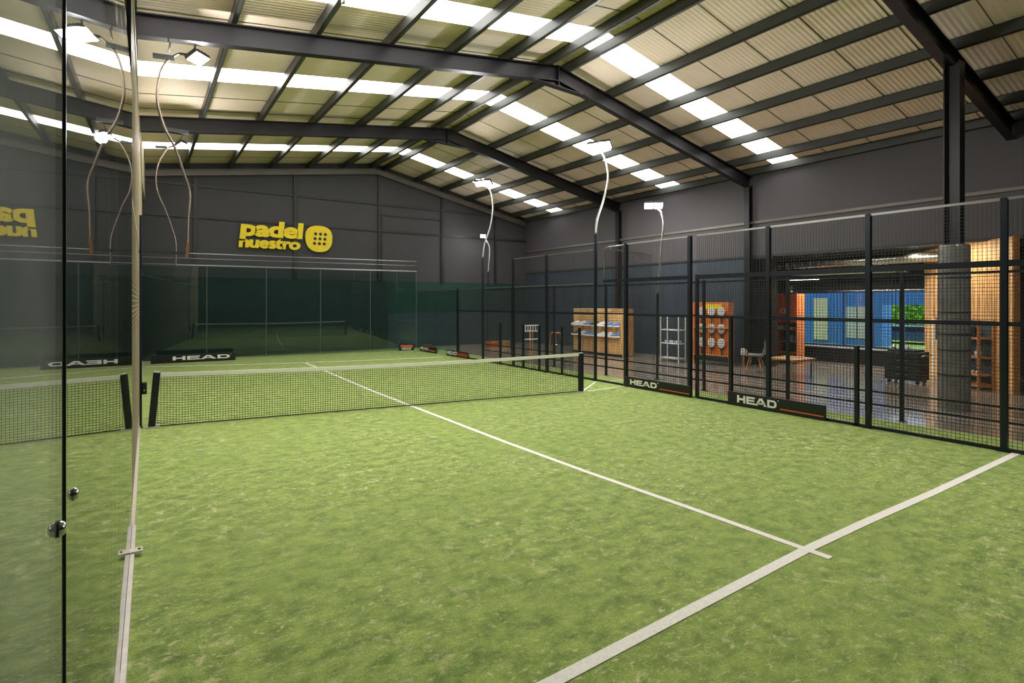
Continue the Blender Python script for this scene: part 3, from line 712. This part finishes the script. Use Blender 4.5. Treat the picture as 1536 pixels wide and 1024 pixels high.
def racket_proto(label, face, loc, group):
    t = thing('racket', label, 'racket', loc, group)
    poly = [(.115*math.cos(a)*(1+.05*math.sin(a)), .33+.13*math.sin(a)) for a in [2*math.pi*i/28 for i in range(28)]]
    b = bevel(fixn(MB().prism(poly, lambda a,b_:(-.018,a,b_), lambda a,b_:(.018,a,b_)).build('head', face, t, True)), .006)
    mb = MB()
    for i in range(-2,3):
        for j in range(-2,3):
            if abs(i)+abs(j) < 4: mb.tube([(-.0195,i*.03,.34+j*.03),(-.0185,i*.03,.34+j*.03)], .006, 8)
    mb.build('face_holes', M['black'], t, True)
    mb = MB(); mb.bar((0,-.06,.215),(0,-.012,.13), .024, .022, (1,0,0)); mb.bar((0,.06,.215),(0,.012,.13), .024, .022, (1,0,0)); mb.build('throat', M['black'], t, True)
    MB().tube([(0,0,0),(0,0,.14)], .016, 10).build('grip', M['rubber'], t, True, True)
    MB().tube([(0,0,-.01),(0,0,0)], .02, 10).build('butt_cap', M['whitepl'], t, True)
    return t
OXR, OY0, OY1 = 14.35, .08, 1.18
t = thing('racket_rack', 'bright orange wooden rack with rackets hung in three rows', 'display', (OXR,.6,-.012))
bevel(MB().box(OXR, OXR+.04, OY0, OY1, .22, 1.71).build('back_panel', M['orangewood'], t), .004)
MB().box(OXR-.16, OXR+.04, OY0-.03, OY0, -.011, 1.71).build('side_panel', M['orangewood'], t)
MB().box(OXR-.16, OXR+.04, OY1, OY1+.03, -.011, 1.71).build('side_panel', M['orangewood'], t)
for z in (1.0, .24): MB().box(OXR-.16, OXR, OY0, OY1, z, z+.025).build('shelf', M['oak'], t)
MB().box(OXR-.17, OXR-.15, OY0, OY1, .10, .22).build('kick_board', M['black'], t)
MB().box(OXR-.02, OXR, OY0+.3, OY1-.3, 1.52, 1.66).build('header_sign', M['yellow'], t)
rp = None
cn = ['white','pale blue','white','dark','white','pale blue','white','dark','white']; cm = {'white':M['whitepl'],'pale blue':M['ceram'],'dark':M['shoe3']}
rpro = {}
for r_, (z, nm) in enumerate(((1.12,'top'),(.66,'middle'),(.27,'bottom'))):
    for i in range(3):
        c = cn[(r_*2+i*2) % 9]; y = OY1-.2-i*.31
        lab = '%s racket, %s from the left in the %s row of the orange rack' % (c, ordn[i], nm)
        if c not in rpro: o = rpro[c] = racket_proto(lab, cm[c], (OXR-.06,y,z), 'rackets on the orange rack')
        else: o = copy_tree(rpro[c]); o.location = (OXR-.06,y,z); o['label'] = lab
        MB().bar((OXR,y,z+.215),(OXR-.10,y,z+.225), .012, .012).build('peg', M['chrome'], t)

t = thing('shelf_unit', 'white metal shelf unit between the tan display and the orange rack', 'shelf', (14.1,1.85,-.012))
for x in (13.98, 14.28):
    for y in (1.55, 2.20): MB().box(x-.014, x+.014, y-.014, y+.014, -.011, 1.30).build('upright', M['whitepl'], t)
for z in (.07,.50,.89): MB().box(13.97, 14.29, 1.54, 2.21, z, z+.03).build('shelf', M['whitepl'], t)
for i, y in enumerate((1.66,1.84,2.03)):
    tag(bevel(MB().box(14.02, 14.2, y-.05, y+.05, .53, .60).build('carton', M['ceram']), .004), 'small pale carton, %s on the middle shelf of the white unit' % ('nearest the orange rack','in the centre','nearest the tan display')[i], 'box', 'cartons on the white shelf')

t = thing('scoreboard', 'white scoreboard frame on two wooden legs beyond the far fence', 'scoreboard', (12.02,6.03,-.012))
for x in (11.97, 12.08): MB().box(x-.018, x+.018, 6.02, 6.05, -.011, .78).build('leg', M['oak'], t)
mb = MB(); mb.box(11.75,12.3,6.0,6.03,.92,.96); mb.box(11.75,12.3,6.0,6.03,.73,.77)
for i in range(6): mb.box(11.75+.104*i, 11.78+.104*i, 6.0, 6.03, .77, .92)
mb.build('frame', M['whitepl'], t)
MB().box(11.76,12.29,6.03,6.04,.75,.94).build('back_plate', M['black'], t)
MB().box(11.75,12.3,6.0,6.05,.46,.50).build('tray', M['whitepl'], t)
t = thing('bar_stool', 'slim wooden bar stool left of the tan shoe display', 'stool', (13.3,6.35,-.012))
for dx, dy in ((-.12,-.12),(.12,-.12),(.12,.12),(-.12,.12)): MB().bar((13.3+dx*1.3,6.35+dy*1.3,-.011),(13.3+dx,6.35+dy,.62), .03, .03).build('leg', M['oak'], t)
MB().lathe([(.17,.62),(.18,.64),(.17,.66)], (13.3,6.35,-.0), 20).build('seat', M['shelfwood'], t)
MB().lathe([(.155,.22),(.16,.23),(.155,.24)], (13.3,6.35,0), 20).build('foot_ring', M['chrome'], t)
for i, (x, c, l) in enumerate(((12.55,'orangewood','low orange wooden crate by the far wall, nearer the floodlight pole'),(13.1,'oak','low pale wooden crate by the far wall, right of the orange one'))):
    t = thing('crate', l, 'crate', (x,9.4,-.012)); m = M[c]
    for y in (9.25,9.55): 
        for z in (.02,.12): MB().box(x-.2, x+.2, y-.01, y+.01, z, z+.07).build('slat', m, t)
    for s_ in (-1,1): MB().box(x+s_*.2-.012, x+s_*.2+.012, 9.26, 9.54, 0, .19).build('end_board', m, t)
    MB().box(x-.19, x+.19, 9.26, 9.54, -.011, .01).build('floor_board', m, t)

# ------------------------------------------------------------------ lobby behind the opening
struct(MB().box(RX+.2, 18.6, -9, 3, 2.95, 3.05), 'lobby_ceiling', M['darkwall'])
struct(MB().box(RX+.2, 18.6, 3, 3.2, -.2, 3), 'wall_lobby_left', M['darkwall'])
struct(MB().box(RX+.2, 18.6, -9.2, -9, -.2, 3), 'wall_lobby_right', M['darkwall'])
WX = 18.15
struct(MB().box(WX, WX+.2, -9, -3.25, -.2, 3), 'wall_lobby_end', M['darkwall'])
struct(MB().box(WX, WX+.2, .62, 3, -.2, 3), 'wall_lobby_corner', M['darkwall'])
struct(MB().box(WX, WX+.2, -3.25, .62, -.2, .44), 'wall_lobby_sill', M['darkwall'])
struct(MB().box(WX, WX+.2, -3.25, .62, 2.02, 3), 'wall_lobby_header', M['darkwall'])
ym = [.60,.44,-.95,-1.72,-2.45,-3.23]
for i, (a, b) in enumerate(zip(ym[:-1], ym[1:])):
    mb = MB(); fr = .035
    mb.box(WX+.02,WX+.09,a,a-fr,.44,2.02); mb.box(WX+.02,WX+.09,b+fr,b,.44,2.02); mb.box(WX+.02,WX+.09,a-fr,b+fr,.44,.44+fr); mb.box(WX+.02,WX+.09,a-fr,b+fr,2.02-fr,2.02)
    w = struct(mb, 'window_%d' % (n+i), M['bluetrim'])
    o = MB().box(WX+.05, WX+.056, a-fr, b+fr, .44+fr, 2.02-fr).build('pane', M['winglass'], w)
tag(MB().box(WX-.02, WX, -3.2, .6, 2.03, 2.06).build('curtain_rail', M['silver']), 'pale rail along the top of the lobby windows', 'rail')
t = thing('bench_counter', 'long black low counter under the lobby windows', 'counter', (17.9,-1.4,-.012))
bevel(MB().box(17.72, WX-.012, -3.15, .4, -.011, .40).build('body', M['black'], t), .004)
bevel(MB().box(17.68, WX-.012, -3.17, .42, .40, .43).build('top', M['grey'], t), .004)
mb = MB()
for i in range(7): mb.box(17.712, 17.7195, .3-.5*i, .29-.5*i, .02, .39)
mb.build('panel_joint', M['rubber'], t)
# black folding shutter stacked at the edge of the opening
t = thing('folding_shutter', 'black folding shutter stacked at the left edge of the lobby opening', 'shutter', (RX,-.25,-.012))
for i in range(6):
    y = .0-.105*i; MB().bar((RX-.03,y,1.45),(RX+.16,y-.06,1.45), .022, 2.88).build('leaf', M['black'], t)
MB().box(RX-.04, RX+.18, YO1-.66, YO1-.02, 2.89, 2.925).build('track', M['rubber'], t)
# ducts and lamps
for x, z, r_, y0, y1, l in ((16.1,2.74,.115,-5.6,.9,'upper silver ventilation duct under the lobby ceiling, nearer the opening'),(17.1,2.60,.13,-3.0,2.6,'lower silver ventilation duct deeper in the lobby')):
    t = thing('ventilation_duct', l, 'duct', (x,y0,z))
    MB().tube([(x,y0,z),(x,y1,z)], r_, 24).build('pipe', M['silver'], t, smooth=True)
    mb = MB(); y = y0+.05
    while y < y1: mb.tube([(x,y,z),(x,y+.02,z)], r_*1.03, 24); y += .22
    mb.build('rib', M['silver'], t)
    for y in (y0+.8, (y0+y1)/2, y1-.6): MB().bar((x,y,z+r_*.9),(x,y,2.95), .012, .012).build('hanger', M['steel'], t)
for x, y0, y1, z, l in ((16.75,-1.0,-.05,2.36,'lit strip lamp in the lobby, left of the two'),(16.75,-2.75,-2.05,2.38,'lit strip lamp in the lobby, right of the two')):
    t = thing('strip_lamp', l, 'lamp', (x,y0,z))
    MB().box(x-.04,x+.04,y0,y1,z,z+.03).build('housing', M['lampbody'], t)
    MB().box(x-.03,x+.03,y0+.02,y1-.02,z-.02,z-.001).build('tube', M['striplamp'], t)
    for y in (y0+.1, y1-.1): MB().bar((x,y,z+.03),(x,y,2.95), .01, .01).build('hanger', M['steel'], t)
# orange merchandise cabinet
CX, C0, C1 = 16.3, -.62, .02
t = thing('cabinet', 'orange cabinet with a big printed front panel and open shelves at the lobby left', 'cabinet', (CX,-.3,-.012))
for y in (C0, C1-.03): MB().box(CX, CX+.4, y, y+.03, -.011, 1.95).build('side_panel', M['orangewood'], t)
MB().box(CX+.37, CX+.4, C0+.03, C1-.03, -.011, 1.95).build('back_panel', M['black'], t)
for z in (.30,.62,.95,1.93): MB().box(CX, CX+.37, C0+.03, C1-.03, z-.02, z).build('shelf', M['orangewood'], t)
fp = bevel(MB().box(CX-.02, CX, C0, C1, 1.14, 1.93).build('front_panel', mat('orange_red_panel', rgb(206,84,36), .5, var=.06), t), .003)
mb = MB()
for i in range(3):
    for j in range(3):
        if (i, j) != (1, 1): mb.box(CX-.026, CX-.021, -.28+.06*i-.02, -.28+.06*i+.02, 1.40+.05*j, 1.435+.05*j)
mb.build('printed_mark', M['white'], fp)
MB().box(CX-.021, CX-.001, C0, C1, 1.935, 1.99).build('header_strip', mat('violet_strip', rgb(70,70,150), .5, var=.05), t)
for i, (y, z, w, h, mm, l) in enumerate(((-.12,.955,.16,.10,'ceram','pale parcel on the upper open shelf of the orange cabinet'),(-.36,.955,.2,.06,'ply','tan parcel on the upper open shelf of the orange cabinet'),(-.42,.62,.1,.16,'shoe2','blue parcel on the middle shelf of the orange cabinet'),(-.16,.62,.14,.1,'shoe3','dark parcel on the middle shelf of the orange cabinet'))):
    tag(bevel(MB().box(CX+.03, CX+.25, y-w/2, y+w/2, z, z+h).build('parcel', M[mm]), .006), l, 'box', 'parcels in the orange cabinet')
t = thing('potted_fern', 'small leafy plant on top of the orange cabinet', 'plant', (CX+.2,-.3,1.93))
MB().lathe([(.06,0),(.08,.10),(.075,.11)], (CX+.2,-.3,1.935), 16).build('pot', M['grey'], t)
mb = MB()
for i in range(46):
    a = random.uniform(0, 6.28); l = random.uniform(.12,.28); e = random.uniform(.3,1.2)
    p0 = Vector((CX+.2,-.3,2.03)); p1 = p0+Vector((math.cos(a)*l*math.cos(e), math.sin(a)*l*math.cos(e), l*math.sin(e)*.7)); sd = Vector((-math.sin(a),math.cos(a),0))*.014
    m_ = (p0+p1)/2+Vector((0,0,.03)); mb.add([p0,m_+sd,p1,m_-sd],[(0,1,2,3)])
mb.build('leaves', M['leafgreen'], t)
# low table and chair
t = thing('table', 'low wooden table with slim legs standing in the lobby opening', 'table', (13.65,-1.95,-.012))
bevel(MB().add([(13.2,-1.62,.41),(14.15,-1.55,.41),(14.0,-2.34,.41),(13.15,-2.28,.41),(13.2,-1.62,.435),(14.15,-1.55,.435),(14.0,-2.34,.435),(13.15,-2.28,.435)],
       [(0,1,2,3),(7,6,5,4),(0,4,5,1),(1,5,6,2),(2,6,7,3),(3,7,4,0)]).build('top', M['tabletop'], t), .006)
for x, y, m in ((13.24,-1.68,'oak'),(14.05,-1.64,'oak'),(13.92,-2.26,'steel'),(13.22,-2.2,'oak')): MB().bar((x,y,-.011),(x,y,.41), .028, .028, (0,1,0)).build('leg', M[m], t)
mb = MB(); mb.bar((13.24,-1.68,.38),(14.05,-1.64,.38), .02, .04); mb.bar((13.22,-2.2,.38),(13.92,-2.26,.38), .02, .04); mb.build('apron', M['tabletop'], t)
def shell_chair(label, x, y, seat, m, rz):
    t = thing('chair', label, 'chair', (x,y,-.012), None, rz)
    vs = []; fs = []; nu, nv_ = 9, 12
    for i in range(nv_):
        f = i/(nv_-1)
        if f < .5: py, pz = -.20+.40*(f/.5), seat+.01+.015*abs(f/.5-.4)
        else: g = (f-.5)/.5; py, pz = .20+.07*g, seat+.02+.40*g
        for j in range(nu):
            u = (j/(nu-1)-.5)*2; w = .21*(1-.18*max(0,f-.75)*4*abs(u)); vs.append((u*w, py, pz+.05*u*u*(1 if f < .55 else .4)))
    for i in range(nv_-1):
        for j in range(nu-1): fs.append((i*nu+j, i*nu+j+1, (i+1)*nu+j+1, (i+1)*nu+j))
    o = MB().add(vs, fs).build('shell', m, t, True, True); sm = o.modifiers.new('solid','SOLIDIFY'); sm.thickness = .012
    for dx in (-1,1):
        for dy in (-1,1): MB().tube([(dx*.10,dy*.10,seat-.0),(dx*.19,dy*.19,.001)], [.016,.010], 8).build('leg', M['oak'], t, True)
    mb = MB(); mb.bar((-.14,-.14,seat*.5),(.14,.14,seat*.5), .01, .01); mb.bar((-.14,.14,seat*.5),(.14,-.14,seat*.5), .01, .01); mb.build('brace', M['steel'], t, True)
    return t
shell_chair('grey shell chair with wooden legs left of the low table', 13.72, -1.0, .39, M['grey'], math.radians(200))
t = thing('watering_can', 'small white jug on a wooden stand beside the orange rack', 'jug', (14.7,-.02,-.012))
MB().lathe([(.05,.30),(.075,.32),(.075,.42),(.045,.46),(.05,.48)], (14.7,-.02,-.012), 18).build('body', M['whitepl'], t, smooth=True)
MB().tube([(14.7,-.09,.44),(14.7,-.14,.42),(14.7,-.13,.35),(14.7,-.085,.33)], .01, 8).build('handle', M['whitepl'], t)
MB().tube([(14.7,-.02,-.011),(14.7,-.02,.288)], .03, 10).build('stand', M['oak'], t)
# black cart
t = thing('cart', 'black wheeled cart with drawers standing in front of the lobby windows', 'cart', (14.8,-3.8,-.012))
X0, X1, Y0, Y1 = 14.62, 15.08, -4.14, -3.47
bevel(MB().box(X0, X1, Y0, Y1, .06, .66).build('body', M['black'], t), .01)
for i, z in enumerate((.52,.38,.24,.09)):
    d = bevel(MB().box(X0-.015, X0-.001, Y0+.03, Y1-.03, z, z+.115).build('drawer', M['rubber'], t), .004)
    MB().box(X0-.03, X0-.016, Y0+.22, Y1-.22, z+.08, z+.092).build('pull', M['chrome'], d)
for x in (X0+.07, X1-.07):
    for y in (Y0+.07, Y1-.07): MB().tube([(x-.015,y,.025),(x+.015,y,.025)], .036, 14).build('caster', M['rubber'], t)
bevel(MB().box(X0+.03, X1-.03, Y0+.08, Y1-.05, .66, .70).build('top_tray', M['rubber'], t), .008)
MB().tube([(X0+.05,Y0,.58),(X0+.05,Y0-.06,.6),(X1-.05,Y0-.06,.6),(X1-.05,Y0,.58)], .012, 8).build('push_handle', M['chrome'], t)
for i, (y, r_, h, mm, l) in enumerate(((-3.6,.035,.10,'silver','silver can on the black cart'),(-3.72,.03,.12,'shoe3','dark bottle on the black cart'),(-3.86,.04,.08,'ceram','pale cup on the black cart'))):
    tag(MB().lathe([(r_*.9,0),(r_,.01),(r_,h*.7),(r_*.6,h*.85),(r_*.6,h)], (14.78,y,.70), 16).build(('can','bottle','cup')[i], M[mm], smooth=True), l, ('can','bottle','cup')[i])

# diagonal slatted wooden wall with door and shelf
A = Vector((16.75,-3.45,0)); B = Vector((14.72,-5.58,0)); dW = (B-A).normalized(); nW = Vector((dW.y,-dW.x,0)); LW = (B-A).length
if nW.dot(Vector((1.2,-9,0))-A) < 0: nW = -nW
def W(s, o, z): return A + dW*s + nW*o + Vector((0,0,z))
def wbox(mb, s0, s1, o0, o1, z0, z1):
    vs = [W(s,o,z) for z in (z0,z1) for (s,o) in ((s0,o0),(s1,o0),(s1,o1),(s0,o1))]
    return mb.add(vs, [(3,2,1,0),(4,5,6,7),(0,1,5,4),(1,2,6,5),(2,3,7,6),(3,0,4,7)])
fixn(struct(wbox(MB(), 0, LW, -.12, -.02, -.012, 2.95), 'wall_slat_backing', M['shelfwood']))
mb = MB(); s_ = .02
while s_ < LW-.05:
    if not (.36 < s_ < .82): wbox(mb, s_, s_+.055, -.02, .0, -.01, 2.94)
    else: wbox(mb, s_, s_+.055, -.02, .0, 1.36, 2.94)
    s_ += .068
fixn(struct(mb, 'wall_slats', M['slat']))
d = fixn(struct(wbox(MB(), .44, .80, -.02, .01, -.01, 1.30), 'door_1', M['slat']))
for nm, s0, s1, z0, z1, mm in (('door_window',.50,.74,.86,1.26,'black'),('door_frame',.37,.44,-.01,1.36,'whitepl'),('door_frame',.80,.84,-.01,1.36,'whitepl')):
    fixn(wbox(MB(), s0, s1, .01 if nm=='door_window' else -.02, .016, z0, z1).build(nm, M[mm], d))
MB().lathe([(.02,0),(.02,.03)], tuple(W(.77,.03,.62)), 10).build('door_knob', M['chrome'], d)
t = thing('shelf_unit', 'wooden shelf unit against the slatted wall, right of the padded column', 'shelf', tuple(W(1.95,.2,-.012)))
S0, S1, OD = 1.25, 2.46, .30
for s_ in (S0, S1): fixn(wbox(MB(), s_-.02, s_+.02, OD-.04, OD, -.011, 1.36).build('upright', M['shelfwood'], t)); fixn(wbox(MB(), s_-.02, s_+.02, .01, .05, -.011, 1.36).build('upright', M['shelfwood'], t))
for z in (.04,.26,.60,.98): fixn(wbox(MB(), S0+.02, S1-.02, .01, OD, z, z+(.06 if z < .1 else .03)).build('shelf', M['shelfwood'], t))
fixn(wbox(MB(), S0+.02, S1-.02, .012, .02, .64, 1.34).build('back_panel', M['tealgrey'], t))
fixn(wbox(MB(), S0+.02, S1-.02, .012, .018, .1, .6).build('back_panel', M['rlow'], t))
def on(s, o): p = W(s, o, 0); return p.x, p.y
x, y = on(1.75,.18); tag(MB().lathe([(.03,0),(.075,.03),(.09,.075),(.082,.075),(.03,.02)], (x,y,.63), 20).build('bowl', M['ceram'], smooth=True), 'pale round bowl on the third board of the wooden shelf', 'bowl')
t = thing('potted_plant', 'green plant in a pale jar on the wooden shelf', 'plant', (*on(2.25,.17),.63)); x, y = on(2.25,.17)
MB().lathe([(.05,0),(.06,.02),(.06,.1),(.045,.11)], (x,y,.63), 16).build('jar', M['ceram'], t, smooth=True)
mb = MB()
for i in range(30):
    a = random.uniform(0,6.28); l = random.uniform(.06,.14); e = random.uniform(.5,1.4); p0 = Vector((x,y,.735)); p1 = p0+Vector((math.cos(a)*l*math.cos(e), math.sin(a)*l*math.cos(e), l*math.sin(e))); sd = Vector((-math.sin(a),math.cos(a),0))*.016
    m_ = (p0+p1)/2; mb.add([p0,m_+sd,p1,m_-sd],[(0,1,2,3)])
mb.build('leaves', M['leafgreen'], t)
for i, (s_, h, mm, nm) in enumerate(((1.55,.16,'black','dark coffee machine'),(2.05,.2,'black','black grinder'))):
    x, y = on(s_,.16); t = thing('kitchen_appliance', ('dark boxy appliance at the left of the upper wooden shelf','black appliance with chrome lid at the middle of the upper wooden shelf')[i], 'appliance', (x,y,1.01))
    bevel(MB().box(x-.08,x+.08,y-.08,y+.08,1.01,1.01+h).build('body', M[mm], t), .012)
    MB().lathe([(.05,0),(.05,.03),(.02,.04)], (x,y,1.01+h), 16).build('lid', M['chrome'], t)
for i, s_ in enumerate((1.55,1.72,1.9,2.1,2.28)):
    x, y = on(s_,.18); tag(MB().lathe([(.03,0),(.04,.01),(.042,.05),(.036,.05),(.03,.015)], (x,y,.29), 14).build('cup', M[('ceram','whitepl')[i%2]], smooth=True), '%s cup from the left on the second board of the wooden shelf' % ordn[i], 'cup', 'cups on the wooden shelf')
struct(MB().box(14.95, RX+.2, -8.5, -5.78, -.012, ZL), 'wall_opening_pier', M['darkwall'])

# ------------------------------------------------------------------ outside the lobby windows
struct(MB().box(18.5, 45, -25, 25, -.4, .0), 'ground_lawn', M['lawn'])
struct(MB().box(18.5, 45, -25, 25, .0, .2), 'ground_lawn_top', M['lawn'])
t = thing('cabin', 'blue clad cabin with pale doors on the lawn outside the lobby windows', 'building', (22.4,1.5,.2))
MB().box(22.2, 22.9, -.3, 6.0, .2, 2.6).build('body', M['bluewall'], t)
for y0, y1, z0, z1, mm in ((1.5,2.0,.32,1.86,'creamdoor'),(2.42,2.64,.3,1.55,'creamdoor'),(.5,.95,.45,1.56,'cabin'),(.08,.46,.45,1.56,'cabin')):
    MB().box(22.16, 22.2, y0, y1, z0, z1).build('door', M[mm], t)
MB().box(22.05, 23.0, -.4, 6.1, 2.6, 2.7).build('roof', M['bluetrim'], t)
MB().box(22.1, 22.2, -3.2, -.3, 1.62, 2.25).build('canopy_beam', M['bluewall'], t)
MB().box(22.1, 22.2, -3.2, -3.1, .2, 1.62).build('canopy_post', M['bluetrim'], t)
t = thing('parked_car', 'blue grey parked car seen low through the right lobby window', 'car', (24.6,-.3,.2))
prof = [(-1.7,.12),(1.7,.12),(1.75,.36),(1.2,.44),(.75,.66),(-.75,.67),(-1.25,.46),(-1.75,.42)]
bevel(fixn(MB().prism(prof, lambda a,b:(24.0,-.3+a,b+.2), lambda a,b:(25.3,-.3+a,b+.2)).build('body', M['car'], t)), .05, 3)
for s_ in (-1.1,1.1): MB().tube([(23.97,-.3+s_,.45),(24.15,-.3+s_,.45)], .24, 20).build('wheel', M['rubber'], t)
fixn(MB().prism([(-.7,.46),(.78,.46),(.6,.62),(-.6,.63)], lambda a,b:(23.98,-.3+a,b+.2), lambda a,b:(24.0,-.3+a,b+.2)).build('side_window', M['black'], t))
mb = MB()
for i in range(5200):
    x, y, z = random.uniform(27,28.2), random.uniform(-3,5), random.uniform(.3,1.9)
    if random.random() < .6: x = 27+random.random()**2*.3
    a, e = random.uniform(0,6.28), random.uniform(-.6,.9); d1 = Vector((math.cos(a)*math.cos(e),math.sin(a)*math.cos(e),math.sin(e)))*.11; d2 = d1.cross(Vector((random.uniform(-1,1),random.uniform(-1,1),1))).normalized()*.06
    p = Vector((x,y,z)); mb.add([p-d1,p+d2,p+d1,p-d2],[(0,1,2,3)])
t = thing('hedge', 'bright green hedge beyond the parked car outside the lobby', 'hedge', (27.5,1,.2))
o = mb.build('foliage', M['hedge'], t)
MB().box(27.25, 28.0, -2.9, 4.9, .2, 1.75).build('core', M['hedge'], t)

# ------------------------------------------------------------------ light, world, camera
w = bpy.data.worlds.new('world'); S.world = w; w.use_nodes = True; bg = w.node_tree.nodes['Background']
bg.inputs[0].default_value = (.78,.88,1.,1); bg.inputs[1].default_value = 2.8
def area(name, loc, aim, sx, sy, e, col):
    li = bpy.data.lights.new(name, 'AREA'); li.shape = 'RECTANGLE'; li.size = sx; li.size_y = sy; li.energy = e; li.color = col
    o = bpy.data.objects.new(name, li); COL.objects.link(o); o.location = loc; o.rotation_euler = (Vector(aim)-Vector(loc)).to_track_quat('-Z','Y').to_euler(); return o
area('lobby_light', (16.75,-1.5,2.30), (16.75,-1.5,0), .1, 1.6, 60, (1,.95,.88))
area('wood_wall_light', tuple(W(1.4,.55,2.85)), tuple(W(1.4,.1,1.2)), 1.6, .08, 40, (1,.84,.64))
area('shop_light', (12.9,3.0,4.6), (14,3.0,0), 2.5, .2, 120, (1,.96,.9))

cam = bpy.data.cameras.new('camera'); co = bpy.data.objects.new('camera', cam); COL.objects.link(co); S.camera = co
F = 830.8; cam.sensor_width = 36; cam.lens = F/1536*36; cam.clip_start = .02; cam.clip_end = 200
cam.shift_x = 0; cam.shift_y = -(512-453.)/1536
co.location = (1.2067,-8.9729,1.7132); yaw = .58979
co.rotation_euler = (math.pi/2, 0, -yaw)

S.view_settings.view_transform = 'Standard'; S.view_settings.look = 'None'; S.view_settings.exposure = 0.; S.view_settings.gamma = 1
try: S.view_settings.use_curve_mapping = False
except Exception: pass
cy = S.cycles
cy.use_denoising = True
try: cy.denoiser = 'OPENIMAGEDENOISE'
except Exception: pass
cy.max_bounces = 10; cy.diffuse_bounces = 4; cy.glossy_bounces = 5; cy.transparent_max_bounces = 24; cy.sample_clamp_indirect = 6; cy.caustics_reflective = False; cy.caustics_refractive = False
